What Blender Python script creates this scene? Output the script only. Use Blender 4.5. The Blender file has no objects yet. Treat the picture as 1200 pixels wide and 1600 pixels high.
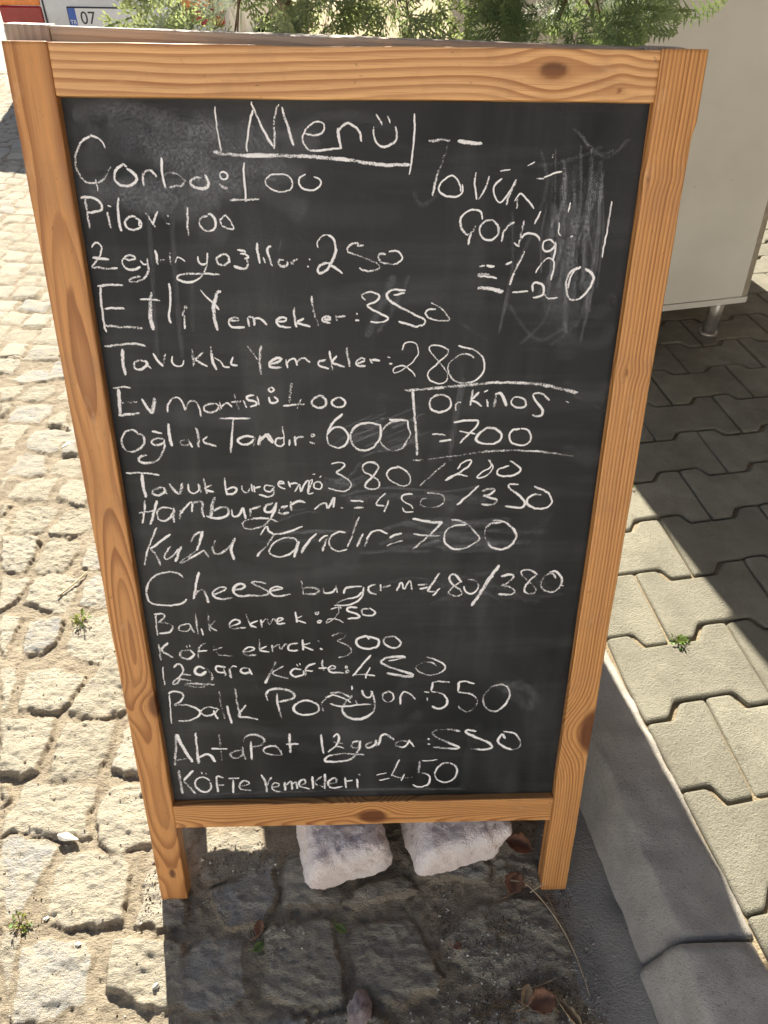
import bpy, math, random
import numpy as np
from mathutils import Matrix, Vector
R=math.radians
C=bpy.context.scene.collection
sc=bpy.context.scene
# ------------------------------------------------------------------ camera, sky, sun, exposure
cam=bpy.data.objects.new('camera',bpy.data.cameras.new('camera'));C.objects.link(cam)
cam.data.sensor_fit='VERTICAL';cam.data.sensor_height=24.0;cam.data.lens=1109/1600*24
cam.data.clip_start=0.02;cam.data.clip_end=500
_rt=Vector((0.99946,-0.029455,0.014390));_up=Vector((0.008459,0.655808,0.754881));_fw=Vector((0.031672,0.754353,-0.655704))
cam.matrix_world=Matrix(((_rt.x,_up.x,-_fw.x,-0.00118),(_rt.y,_up.y,-_fw.y,-0.46559),(_rt.z,_up.z,-_fw.z,1.23135),(0,0,0,1)))
sc.camera=cam
SUN_DIR=Vector((-0.232,1.20,1.0)).normalized()
EL=math.asin(SUN_DIR.z);AZ=math.atan2(SUN_DIR.x,SUN_DIR.y)
w=bpy.data.worlds.new('World');sc.world=w;w.use_nodes=True
nt=w.node_tree;bg=nt.nodes['Background']
sky=nt.nodes.new('ShaderNodeTexSky');sky.sky_type='NISHITA';sky.sun_disc=False
sky.sun_elevation=EL;sky.sun_rotation=AZ;sky.air_density=1.0;sky.dust_density=1.5
nt.links.new(sky.outputs[0],bg.inputs[0]);bg.inputs[1].default_value=0.05
sl=bpy.data.lights.new('sun','SUN');sl.energy=5.0;sl.angle=R(0.53);sl.color=(1.0,0.94,0.82)
so=bpy.data.objects.new('sun',sl);C.objects.link(so)
so.rotation_mode='QUATERNION';so.rotation_quaternion=SUN_DIR.to_track_quat('Z','Y')
so.location=SUN_DIR*20
sc.view_settings.view_transform='Standard';sc.view_settings.look='None';sc.view_settings.gamma=1
sc.view_settings.exposure=1.64
sc.cycles.transparent_max_bounces=64
rng=np.random.default_rng(11);random.seed(5)

# ------------------------------------------------------------------ helpers
def mesh_obj(name,v,f,mat,parent=None,attrs=None,smooth=True,M=None,uv=None):
    me=bpy.data.meshes.new(name)
    v=np.asarray(v,np.float32)
    if isinstance(f,np.ndarray):
        n,k=f.shape
        me.vertices.add(len(v));me.vertices.foreach_set('co',v.ravel())
        me.loops.add(n*k);me.loops.foreach_set('vertex_index',f.astype(np.int32).ravel())
        me.polygons.add(n);me.polygons.foreach_set('loop_start',np.arange(0,n*k,k,dtype=np.int32))
        me.update(calc_edges=True)
    else:
        me.from_pydata([tuple(map(float,p)) for p in v],[],[tuple(map(int,q)) for q in f]);me.update()
    if attrs:
        for k_,a in attrs.items():
            at=me.attributes.new(k_,'FLOAT','POINT');at.data.foreach_set('value',np.asarray(a,np.float32).ravel())
    me.polygons.foreach_set('use_smooth',np.full(len(me.polygons),smooth,bool))
    me.validate()
    if mat: me.materials.append(mat)
    o=bpy.data.objects.new(name,me);C.objects.link(o)
    if parent: o.parent=parent
    if M is not None: o.matrix_local=M
    return o
def tag(o,label=None,cat=None,group=None,kind=None):
    if label:o['label']=label
    if cat:o['category']=cat
    if group:o['group']=group
    if kind:o['kind']=kind
    return o
def empty(name,loc,label,cat,group=None,rz=0):
    o=bpy.data.objects.new(name,None);C.objects.link(o);o.location=loc;o.rotation_euler=(0,0,rz);o.empty_display_size=.1
    return tag(o,label,cat,group)
class MB:
    def __init__(s): s.v=[];s.f=[]
    def add(s,v,f):
        b=len(s.v);s.v+= [tuple(p) for p in v];s.f+=[tuple(i+b for i in q) for q in f];return s
    def box(s,a,b,M=None):
        (x0,y0,z0),(x1,y1,z1)=a,b
        v=[Vector(p) for p in((x0,y0,z0),(x1,y0,z0),(x1,y1,z0),(x0,y1,z0),(x0,y0,z1),(x1,y0,z1),(x1,y1,z1),(x0,y1,z1))]
        if M is not None: v=[M@p for p in v]
        return s.add(v,[(0,3,2,1),(4,5,6,7),(0,1,5,4),(1,2,6,5),(2,3,7,6),(3,0,4,7)])
    def tube(s,pts,rad,n=8,cap=True):
        pts=[Vector(p) for p in pts];rad=rad if hasattr(rad,'__len__') else [rad]*len(pts)
        b=[];t0=None;vs=[];fs=[]
        for i,p in enumerate(pts):
            t=(pts[min(i+1,len(pts)-1)]-pts[max(i-1,0)]).normalized()
            if t0 is None: x=t.orthogonal().normalized()
            else: x=(x-t*x.dot(t)).normalized()
            t0=t;y=t.cross(x)
            for k in range(n):
                a=2*math.pi*k/n;vs.append(p+(x*math.cos(a)+y*math.sin(a))*rad[i])
        for i in range(len(pts)-1):
            for k in range(n): fs.append((i*n+k,i*n+(k+1)%n,(i+1)*n+(k+1)%n,(i+1)*n+k))
        if cap: fs.append(tuple(range(n))[::-1]);fs.append(tuple((len(pts)-1)*n+k for k in range(n)))
        return s.add(vs,fs)
    def build(s,name,mat,parent=None,smooth=False,M=None,bevel=0):
        o=mesh_obj(name,s.v,s.f,mat,parent,None,smooth,M)
        if bevel:
            m=o.modifiers.new('b','BEVEL');m.width=bevel;m.segments=2;m.limit_method='ANGLE'
        return o
def _h(ix,iy,s):
    n=(ix.astype(np.int64)*374761393+iy.astype(np.int64)*668265263+s*974634541)&0x7fffffff
    n=((n^(n>>13))*1274126177)&0x7fffffff
    return ((n^(n>>16))&0xffff)/65535.0
def vn(x,y,s=0):
    ix=np.floor(x).astype(np.int64);iy=np.floor(y).astype(np.int64);fx=x-ix;fy=y-iy
    fx=fx*fx*fx*(fx*(fx*6-15)+10);fy=fy*fy*fy*(fy*(fy*6-15)+10)
    a=_h(ix,iy,s);b=_h(ix+1,iy,s);c=_h(ix,iy+1,s);d=_h(ix+1,iy+1,s)
    return (a+(b-a)*fx)*(1-fy)+(c+(d-c)*fx)*fy-.5
def fbm(x,y,s=0,o=4,g=.5):
    t=0;a=1.
    for k in range(o): t=t+a*vn(x*2**k+k*7.3,y*2**k-k*3.1,s+k);a*=g
    return t
def ss(a,b,x):
    t=np.clip((x-a)/(b-a),0,1);return t*t*(3-2*t)

# node helpers
class NT:
    def __init__(s,name):
        s.m=bpy.data.materials.new(name);s.m.use_nodes=True;s.t=s.m.node_tree;s.b=s.t.nodes['Principled BSDF'];s.out=s.t.nodes['Material Output']
    def n(s,typ,props=None,**ins):
        nd=s.t.nodes.new('ShaderNode'+typ)
        if props:
            for k,v in props.items(): setattr(nd,k,v)
        for k,v in ins.items():
            key=int(k[1:]) if k[0]=='i' and k[1:].isdigit() else k.replace('_',' ')
            s.set(nd.inputs[key],v)
        return nd
    def set(s,sock,v):
        if isinstance(v,bpy.types.NodeSocket): s.t.links.new(v,sock)
        elif isinstance(v,bpy.types.Node): s.t.links.new(v.outputs[0],sock)
        else:
            if isinstance(v,tuple) and len(v)==3 and sock.type=='RGBA': v=v+(1,)
            sock.default_value=v
    def math(s,op,a,b=0.,c=0.,clamp=False):
        return s.n('Math',{'operation':op,'use_clamp':clamp},i0=a,i1=b,i2=c).outputs[0]
    def mix(s,f,a,b,mode='MIX'):
        nd=s.n('Mix',{'data_type':'RGBA','blend_type':mode});s.set(nd.inputs[0],f);s.set(nd.inputs[6],a);s.set(nd.inputs[7],b);return nd.outputs[2]
    def rng(s,v,a,b,c=0.,d=1.,sm=False):
        return s.n('MapRange',{'interpolation_type':'SMOOTHSTEP' if sm else 'LINEAR'},i0=v,i1=a,i2=b,i3=c,i4=d).outputs[0]
    def noise(s,vec,scale,detail=4.,rough=.5,dist=0.):
        return s.n('TexNoise',None,Vector=vec,Scale=scale,Detail=detail,Roughness=rough,Distortion=dist).outputs[0]
    def obj(s): return s.n('TexCoord').outputs['Object']
    def gen(s): return s.n('NewGeometry').outputs['Position']
    def map(s,vec,scale=(1,1,1),loc=(0,0,0)): return s.n('Mapping',None,Vector=vec,Scale=scale,Location=loc).outputs[0]
    def attr(s,n_): return s.n('Attribute',{'attribute_name':n_}).outputs['Fac']
    def bump(s,h,st,dist,normal=None):
        b=s.n('Bump',None,Height=h,Strength=st,Distance=dist)
        if normal: s.set(b.inputs['Normal'],normal)
        return b.outputs[0]
    def P(s,**k):
        for a,v in k.items(): s.set(s.b.inputs[a.replace('_',' ')],v)
        return s
    def rand(s): return s.n('ObjectInfo').outputs['Random']
def plain(name,col,rough=.5,var=.25,scale=30.,metal=0.,bumpd=0.0005,**k):
    m=NT(name);v=m.obj();f=m.noise(v,scale,5.,.6)
    c=m.mix(m.rng(f,.3,.7),tuple(x*(1-var) for x in col),tuple(min(1,x*(1+var)) for x in col))
    m.P(Base_Color=c,Roughness=m.rng(f,.3,.7,rough*.85,min(1,rough*1.1)),Metallic=metal,Normal=m.bump(m.noise(v,scale*6,4.,.6),.4,bumpd),**k)
    return m.m

# ------------------------------------------------------------------ materials
def m_cobble():
    m=NT('cobble_stone');p=m.gen();st=m.attr('stone');tn=m.attr('tone');ce=m.attr('cement')
    n1=m.noise(m.map(p,(1,1.5,1)),26.,6.,.65);n2=m.noise(m.map(p,(1,1.6,1)),170.,5.,.7);n3=m.noise(p,6.,3.,.5)
    stone=m.mix(tn,(.34,.30,.225),(.49,.445,.35));stone=m.mix(m.rng(m.math('FRACT',m.math('MULTIPLY',tn,7.3)),.6,.9,0.,.8),stone,(.37,.365,.35))
    stone=m.mix(m.rng(n1,.40,.66),stone,(.49,.43,.32))
    n4=m.noise(m.map(p,(1,1.8,1)),75.,5.,.7)
    stone=m.mix(m.rng(n4,.52,.68,0.,.5),stone,(.32,.315,.30))
    stone=m.mix(m.rng(n2,.58,.72,0.,.7),stone,(.21,.19,.16))
    stone=m.mix(m.rng(n2,.36,.24,0.,.5),stone,(.62,.59,.52))
    sand=m.mix(m.rng(n1,.35,.65),(.29,.24,.17),(.41,.345,.25))
    sand=m.mix(m.rng(n2,.56,.7,0.,.8),sand,(.15,.115,.075))
    jn=m.rng(m.math('ADD',st,m.math('MULTIPLY',m.math('SUBTRACT',n1,.5),.5)),.35,.7,sm=True)
    c=m.mix(jn,sand,stone)
    cem=m.mix(m.rng(n3,.35,.65),(.32,.30,.265),(.43,.405,.36));cem=m.mix(m.rng(n2,.6,.72,0.,.6),cem,(.17,.155,.135))
    c=m.mix(m.rng(m.math('ADD',ce,m.math('MULTIPLY',m.math('SUBTRACT',n1,.5),.4)),.4,.65,sm=True),c,cem)
    n5=m.noise(p,420.,3.,.7);h=m.math('ADD',m.math('ADD',m.math('MULTIPLY',n4,.35),m.math('MULTIPLY',n2,.5)),m.math('MULTIPLY',n5,.18))
    m.P(Base_Color=c,Roughness=.95,Normal=m.bump(h,1.,.016));m.b.inputs['Specular IOR Level'].default_value=.2
    return m.m
def m_concrete(name,a,b,speck=.6,bd=.003,tone=True):
    m=NT(name);p=m.gen();n1=m.noise(p,14.,5.,.6);n2=m.noise(p,240.,4.,.75);n3=m.noise(p,80.,5.,.65);n6=m.noise(p,480.,3.,.7)
    c=m.mix(m.rng(n1,.35,.65),a,b)
    n0=m.noise(p,5.,5.,.7);c=m.mix(m.rng(n0,.50,.70,0.,.45),c,tuple(x*.55 for x in a));c=m.mix(m.rng(n3,.60,.74,0.,.5),c,tuple(x*.62 for x in a))
    if tone: c=m.mix(m.rng(m.attr('tone'),0.,1.,0.,.45),c,tuple(x*.72 for x in a))
    c=m.mix(m.rng(n2,.57,.7,0.,speck),c,tuple(x*.5 for x in a))
    c=m.mix(m.rng(n2,.38,.27,0.,speck*.6),c,tuple(min(1,x*1.35) for x in b))
    h=m.math('ADD',m.math('ADD',m.math('MULTIPLY',n2,.5),m.math('MULTIPLY',n3,.35)),m.math('MULTIPLY',n6,.25))
    m.P(Base_Color=c,Roughness=.93,Normal=m.bump(h,.8,bd));m.b.inputs['Specular IOR Level'].default_value=.2
    return m.m
def m_wood(name,light,dark,grey=0.):
    m=NT(name);o=m.obj();r=m.attr('ring');k=m.attr('knot')
    fib=m.noise(m.map(o,(900,14,900)),1.,4.,.6)
    fib2=m.noise(m.map(o,(160,3,160)),1.,3.,.5)
    wob=m.noise(m.map(o,(70,9,70)),1.,3.,.5)
    rr=m.math('ADD',r,m.math('MULTIPLY',m.math('SUBTRACT',wob,.5),.35))
    fr=m.math('FRACT',rr)
    band=m.math('MULTIPLY',m.rng(fr,.25,.86,sm=True),m.rng(fr,.90,1.0,1.,0.,sm=True))
    rid=m.math('FLOOR',rr);rv=m.n('TexWhiteNoise',{'noise_dimensions':'1D'},W=rid).outputs[0]
    band=m.math('MULTIPLY',band,m.rng(rv,0.,1.,.55,1.))
    c=m.mix(m.rng(fib2,.3,.7),tuple(x*.88 for x in light),tuple(min(1,x*1.08) for x in light))
    c=m.mix(m.math('MULTIPLY',band,.88),c,dark)
    c=m.mix(m.rng(fib,.52,.70,0.,.45),c,tuple(x*.85 for x in dark))
    kc=m.mix(m.rng(fib2,.35,.65),tuple(x*.42 for x in dark),tuple(x*.75 for x in dark))
    c=m.mix(k,c,kc)
    dirt=m.noise(o,9.,6.,.65);d2=m.noise(o,55.,5.,.7);d3=m.noise(m.map(o,(300,60,300),(7,2,1)),1.,3.,.6)
    c=m.mix(m.rng(dirt,.52,.70,0.,.40),c,(.30,.15,.07))
    c=m.mix(m.rng(d2,.64,.72,0.,.55),c,(.16,.085,.04));c=m.mix(m.rng(d3,.70,.76,0.,.8),c,(.09,.045,.02))
    pale=m.noise(m.map(o,(26,7,26),(3,1,5)),1.,5.,.7)
    c=m.mix(m.rng(pale,.61,.74,0.,.45),c,(.76,.50,.28))
    if grey: c=m.mix(grey,c,(.33,.30,.26))
    h=m.math('SUBTRACT',m.math('MULTIPLY',band,.6),m.math('MULTIPLY',fib,.35))
    m.P(Base_Color=c,Roughness=m.rng(fib2,.3,.7,.42,.6),Normal=m.bump(h,.35,.0009));m.b.inputs['Specular IOR Level'].default_value=.35
    return m.m
def m_panel():
    m=NT('chalkboard_black');o=m.obj()
    a=m.noise(m.map(o,(3.2,2.0,1)),1.,4.,.55,.6);b=m.noise(m.map(o,(14,2.2,1),(1,5,0)),1.,5.,.6);g=m.noise(o,900.,3.,.6)
    s2=m.noise(m.map(o,(3,26,1),(4,2,0)),1.,4.,.6)
    d=m.math('ADD',m.rng(a,.42,.68,0.,.50),m.rng(b,.50,.78,0.,.35))
    d=m.math('ADD',d,m.rng(s2,.5,.78,0.,.30))
    d=m.math('MULTIPLY',d,m.rng(g,.3,.7,.5,1.2))
    c=m.mix(d,(.0050,.0060,.0066),(.085,.085,.082))
    m.P(Base_Color=c,Roughness=m.rng(a,.3,.7,.45,.62),Normal=m.bump(g,.15,.0003));m.b.inputs['Specular IOR Level'].default_value=.28
    return m.m
def m_chalk(name,col,lo,hi,smear=False):
    m=NT(name);o=m.obj();e=m.attr('edge');al=m.attr('press')
    if smear:
        g=m.noise(m.map(o,(420,420,1)),1.,5.,.7);big=m.noise(o,60.,3.,.6)
        f=m.math('MULTIPLY',m.rng(g,.35,.75),m.rng(big,.3,.7,.5,1.2))
        f=m.math('MULTIPLY',m.math('MULTIPLY',f,al),m.math('POWER',e,2.0),clamp=True)
    else:
        g=m.noise(m.map(o,(620,560,1)),1.,3.,.8);big=m.noise(o,110.,3.,.6)
        t=m.math('SUBTRACT',m.math('ADD',g,m.math('MULTIPLY',big,.35)),m.math('MULTIPLY',m.math('SUBTRACT',e,.45),.42))
        t=m.math('SUBTRACT',t,m.math('MULTIPLY',m.math('SUBTRACT',al,.5),.35))
        f=m.rng(t,lo,hi,1.,0.)
    m.P(Base_Color=col,Roughness=1.);m.b.inputs['Specular IOR Level'].default_value=.05
    tr=m.n('BsdfTransparent');mx=m.n('MixShader',None,i0=f,i1=tr.outputs[0],i2=m.b.outputs[0])
    m.t.links.new(mx.outputs[0],m.out.inputs[0])
    return m.m
def m_leaf(name,a,b,c3,tr=.5):
    m=NT(name);v=m.attr('tone');n=m.noise(m.obj(),60.,3.,.6)
    c=m.mix(v,a,b);c=m.mix(m.rng(m.attr('tip'),.55,1.,0.,.8),c,c3);c=m.mix(m.rng(n,.3,.7,0.,.25),c,tuple(x*.6 for x in a))
    m.P(Base_Color=c,Roughness=.55)
    t=m.n('BsdfTranslucent',None,Color=m.mix(.4,c,(.35,.42,.08)));mx=m.n('MixShader',None,i0=tr,i1=m.b.outputs[0],i2=t.outputs[0])
    m.t.links.new(mx.outputs[0],m.out.inputs[0]);return m.m
M_COB=m_cobble()
M_PAV=m_concrete('paver_concrete',(.275,.255,.195),(.375,.35,.27),.8,.015)
M_KERB=m_concrete('kerb_concrete',(.46,.42,.36),(.58,.54,.465),.9,.006)
M_WOODT=m_wood('pine_wood_pale',(.73,.405,.17),(.36,.14,.045))
M_WOOD=m_wood('pine_wood',(.62,.30,.098),(.25,.082,.022))
M_WOODL=m_wood('pine_wood_honey',(.57,.265,.086),(.27,.095,.025))
M_WOODG=m_wood('weathered_wood',(.42,.29,.17),(.22,.11,.05),.45)
M_PANEL=m_panel()
M_CHALK=m_chalk('white_chalk',(.84,.81,.79),.465,.615)
M_SMEAR_AND_HAZE=m_chalk('chalk_smear_and_haze',(.62,.63,.66),0,1,True)
def m_block():
    m=NT('pumice_stone');o=m.obj();n=m.noise(o,180.,5.,.75);n2=m.noise(o,18.,4.,.6)
    c=m.mix(m.rng(n2,.35,.65),(.88,.74,.67),(.95,.86,.81));n3=m.noise(o,460.,3.,.7);c=m.mix(m.rng(n,.57,.70,0.,.6),c,(.62,.52,.46));c=m.mix(m.rng(n3,.55,.68,0.,.6),c,(.52,.45,.41));c=m.mix(m.rng(m.noise(o,95.,4.,.7),.66,.70,0.,.8),c,(.36,.29,.25))
    m.P(Base_Color=c,Roughness=.95,Normal=m.bump(m.math('ADD',n,m.math('MULTIPLY',m.noise(o,420.,3.,.7),.5)),.8,.006));m.b.inputs['Specular IOR Level'].default_value=.1;return m.m
M_BLOCK=m_block()

# ------------------------------------------------------------------ ground: road sheet, cobbles
def kerb_x(y): return .379-.148*(np.asarray(y)-.10)      # front bottom edge of the kerb
big=MB();big.add([(-150,-150,-.035),(150,-150,-.035),(150,150,-.035),(-150,150,-.035)],[(0,1,2,3)])
M_FAR=m_concrete('far_ground_stone',(.33,.30,.24),(.45,.42,.35),.5,.006,False)
tag(big.build('ground',M_FAR),kind='structure')
TR=[np.array(list(map(int,l.split())),float).reshape(-1,2)/1000 for l in '''-1165 1638 -1124 1711 -1072 1717 -1024 1651 -1068 1625 -1118 1619
-1100 1520 -1094 1587 -1012 1612 -988 1568 -1016 1505
-1183 1600 -1101 1606 -1101 1514 -1151 1514
-1096 1400 -1093 1485 -973 1490 -967 1461 -983 1377
-963 1371 -944 1455 -917 1437 -886 1354
-1140 1485 -1105 1491 -1106 1427 -1114 1416
-985 1247 -990 1345 -896 1349 -871 1307 -886 1231 -905 1222
-1098 1372 -1008 1372 -1012 1298 -1010 1252 -1055 1258
-996 1129 -989 1218 -967 1235 -907 1217 -887 1123 -938 1119
-873 1226 -862 1286 -841 1276 -818 1216
-881 1127 -875 1197 -827 1206 -801 1197 -784 1117
-952 1024 -944 1106 -847 1109 -838 1014
-820 1026 -817 1100 -783 1106 -755 1095 -733 996 -770 997
-1001 1111 -969 1115 -979 1054
-903 903 -904 990 -817 997 -802 981 -814 883 -881 884
-800 894 -787 968 -739 988 -701 975 -689 912 -729 875 -784 876
-960 1003 -929 1003 -939 946
-911 870 -815 872 -809 847 -806 752 -866 750
-790 759 -794 854 -772 872 -703 856 -699 809 -724 748 -769 742
-681 754 -683 845 -644 837 -616 750
-779 650 -785 719 -748 748 -671 727 -669 621 -691 612
-655 642 -658 707 -636 737 -595 726 -568 637 -621 632
-860 733 -783 726 -802 650 -820 626
-814 609 -762 614 -759 531 -769 489
-730 504 -737 593 -670 603 -661 546 -681 500
-638 497 -641 580 -623 608 -580 613 -537 601 -516 516 -567 485 -600 483
-764 476 -726 470 -708 370 -721 360
-688 369 -704 458 -652 463 -576 445 -587 377 -605 355 -659 364
-583 357 -573 434 -546 450 -503 438 -474 355 -507 351 -525 341 -569 347
-715 343 -611 345 -602 305 -605 229 -627 223 -674 235
-587 216 -588 286 -587 338 -487 338 -482 302 -491 216 -549 211
-468 239 -472 311 -460 330 -415 320 -395 224 -449 221
-665 211 -651 209 -642 190 -648 164
-629 113 -634 136 -622 208 -588 211 -487 201 -481 110 -497 101 -554 108
-466 102 -476 172 -460 200 -415 208 -367 202 -347 107 -401 82 -413 74
-626 106 -553 106 -527 92 -531 60 -544 -7 -578 -25
-514 -14 -518 53 -505 81 -408 82 -392 54 -387 -33 -417 -33 -449 -28 -464 -34
-366 -33 -369 22 -361 49 -350 67 -306 66 -285 -35 -338 -37
-573 -37 -553 -36 -535 -50 -532 -95 -532 -147
-511 -163 -529 -103 -529 -60 -504 -45 -433 -59 -421 -77 -418 -144 -452 -157
-390 -121 -396 -63 -368 -55 -307 -59 -282 -66 -264 -148 -294 -158 -333 -147
-295 109 -263 112 -185 109 -175 79 -177 37 -251 26 -274 37
-251 18 -216 28 -156 74 -143 -7 -166 -34 -220 -41 -245 -13
-136 -11 -135 64 -95 77 -31 11 -31 -10 -73 -17
-289 -91 -258 -59 -197 -53 -182 -111 -182 -142 -203 -158 -261 -160 -287 -126
-160 -54 -148 -41 -135 -47 -123 -39 -56 -33 -29 -143 -37 -153 -68 -157 -119 -149 -151 -146 -151 -105
-26 -65 -18 -46 33 -39 63 -36 87 -60 116 -115 106 -136 49 -158 18 -141 -13 -119
-35 -10 -4 22 58 29 83 8 56 -8 -22 -14
-278 -169 -237 -164 -171 -169 -167 -209 -267 -207
-153 -163 -122 -159 -83 -168 -81 -212 -148 -210
-64 -165 -21 -156 29 -164 28 -215 -58 -212
133 -61 172 -23 222 -8 250 -25 260 -64 262 -119 209 -142 167 -127 138 -98
176 -181 199 -155 254 -140 286 -158 274 -227 169 -224'''.strip().split('\n')]
def proc_rows():
    out=[];cen=np.array([p.mean(0) for p in TR])
    pts=np.concatenate(TR)
    r=random.Random(3);y=-.62
    while y<7.2:
        x=-4.6+r.random()*.1;hh=.118*(1+r.uniform(-.06,.06))
        while x<.62:
            wd=r.uniform(.085,.14)
            j=lambda s=.009:r.uniform(-s,s)
            sl=-.12
            q=[(x+.006,y+.006),(x+wd-.006,y+.006),(x+wd-.006,y+hh-.006),(x+.006,y+hh-.006)]
            if r.random()<.35: q.insert(2,(x+wd+.001,y+hh*.5+j()))
            P=np.array([(a+j(),b+sl*(a+.6)+.018*math.sin(a*3+y)+j()) for a,b in q])
            c=P.mean(0);x+=wd
            if c[0]>kerb_x(c[1])-.075: continue
            if c[1]<1.8 and np.min(np.hypot(*(cen-c).T))<.076: continue
            if c[1]<1.8 and np.min(np.hypot(*(pts-c).T))<.016: continue
            out.append(P)
        y+=hh
    return out
POLY=TR+proc_rows()
def cobble_sheet(name,x0,x1,y0,y1,step,polys,fine=True):
    xs=np.arange(x0,x1+step*.5,step);ys=np.arange(y0,y1+step*.5,step);X,Y=np.meshgrid(xs,ys)
    wx=X+fbm(X*28,Y*28,1,3)*.012+fbm(X*90,Y*90,21,2)*.004;wy=Y+fbm(X*28,Y*28,5,3)*.012+fbm(X*90,Y*90,25,2)*.004
    base=-.0088+fbm(X*9,Y*9,9,3)*.007+fbm(X*70,Y*70,12,3)*.005
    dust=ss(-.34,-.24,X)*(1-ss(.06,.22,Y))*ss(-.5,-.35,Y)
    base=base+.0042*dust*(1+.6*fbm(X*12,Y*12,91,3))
    H=base.copy();S=np.zeros_like(X);T=np.full_like(X,.5)
    rg=np.random.default_rng(2);mg=.03
    rough=fbm(X*20+Y*9,Y*30,31,4,.5)*.0050+(fbm(X*70+Y*22,Y*105,41,3,.65)*.0042 if fine else 0)
    for P in polys:
        t=rg.random();hz=rg.uniform(-.004,.004);tx,ty=rg.normal(0,.035,2);dome=rg.uniform(.001,.005);rd=rg.uniform(.010,.022)
        a,b=P.min(0)-mg,P.max(0)+mg
        i0,i1=np.searchsorted(xs,[a[0],b[0]]);j0,j1=np.searchsorted(ys,[a[1],b[1]])
        if i1<=i0 or j1<=j0: continue
        sl=(slice(j0,j1),slice(i0,i1));x=wx[sl];y=wy[sl]
        ar=.5*np.sum(P[:,0]*np.roll(P[:,1],-1)-P[:,1]*np.roll(P[:,0],-1));Q=P if ar>0 else P[::-1]
        n=len(Q);inside=np.zeros(x.shape,bool);dd=np.full(x.shape,9.)
        for k in range(n):
            p,q=Q[k],Q[(k+1)%n];e=q-p;L2=e@e
            tt=np.clip(((x-p[0])*e[0]+(y-p[1])*e[1])/L2,0,1)
            dd=np.minimum(dd,np.hypot(x-p[0]-tt*e[0],y-p[1]-tt*e[1]))
            cr=((p[1]>y)!=(q[1]>y));xi=(q[0]-p[0])*(y-p[1])/(q[1]-p[1]+1e-12)+p[0];inside^=(cr&(x<xi))
        d=np.where(inside,dd,-dd)
        c=P.mean(0);r2=((X[sl]-c[0])**2+(Y[sl]-c[1])**2)/.055**2
        top=hz+tx*(X[sl]-c[0])+ty*(Y[sl]-c[1])-dome*r2*.6+rough[sl]
        pr=np.clip((d+.002)/(rd*.62),0,1);pr=np.sqrt(pr*(2-pr))
        h=base[sl]+(np.maximum(top,base[sl]+.001)-base[sl])*pr
        up=h>H[sl];Hs=H[sl];Hs[up]=h[up]
        m=ss(-.002,.008,d);Ss=S[sl];Ts=T[sl];g=m>Ss;Ts[g]=t;S[sl]=np.maximum(Ss,m)
    g=kerb_x(Y)-X
    wob=fbm(X*7,Y*7,77,3)*.05
    ce=1-ss(.055,.105,g+wob)
    gut=-.003+.012*ss(.05,.0,g)+fbm(X*18,Y*18,81,3)*.004
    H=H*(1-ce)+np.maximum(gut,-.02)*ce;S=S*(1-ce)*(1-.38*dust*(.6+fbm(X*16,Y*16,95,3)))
    V=np.stack([X,Y,H],-1).reshape(-1,3);ny,nx=X.shape
    keep=(X[:-1,:-1]<kerb_x(Y[:-1,:-1])+.03).ravel()
    I=np.arange(nx*ny).reshape(ny,nx)
    F=np.stack([I[:-1,:-1],I[:-1,1:],I[1:,1:],I[1:,:-1]],-1).reshape(-1,4)[keep]
    used=np.zeros(len(V),bool);used[F.ravel()]=True;mp=np.cumsum(used)-1
    return V[used],mp[F],{'stone':S.ravel()[used],'tone':T.ravel()[used],'cement':ce.ravel()[used]}
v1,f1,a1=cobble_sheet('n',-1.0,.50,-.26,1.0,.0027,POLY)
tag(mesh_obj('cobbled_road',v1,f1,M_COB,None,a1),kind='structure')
for x0,x1,y0,y1 in ((-1.36,-.9975,-.62,1.80),(-1.0,.42,.9975,1.80),(-1.0,.55,-.62,-.2575)):
    vv,ff,aa=cobble_sheet('m',x0,x1,y0,y1,.0055,POLY);tag(mesh_obj('cobbled_road',vv,ff,M_COB,None,aa),kind='structure')
v2,f2,a2=cobble_sheet('f',-4.5,.40,1.80,7.0,.012,POLY,False)
tag(mesh_obj('far_cobbled_road',v2,f2,M_COB,None,a2),kind='structure')
v3,f3,a3=cobble_sheet('s',-4.5,-1.36,-.62,1.80,.012,POLY,False)
tag(mesh_obj('side_cobbled_road',v3,f3,M_COB,None,a3),kind='structure')
LH=(v1,)
def ground_z(x,y):
    d=(v1[:,0]-x)**2+(v1[:,1]-y)**2;return float(v1[np.argmin(d),2])

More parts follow.
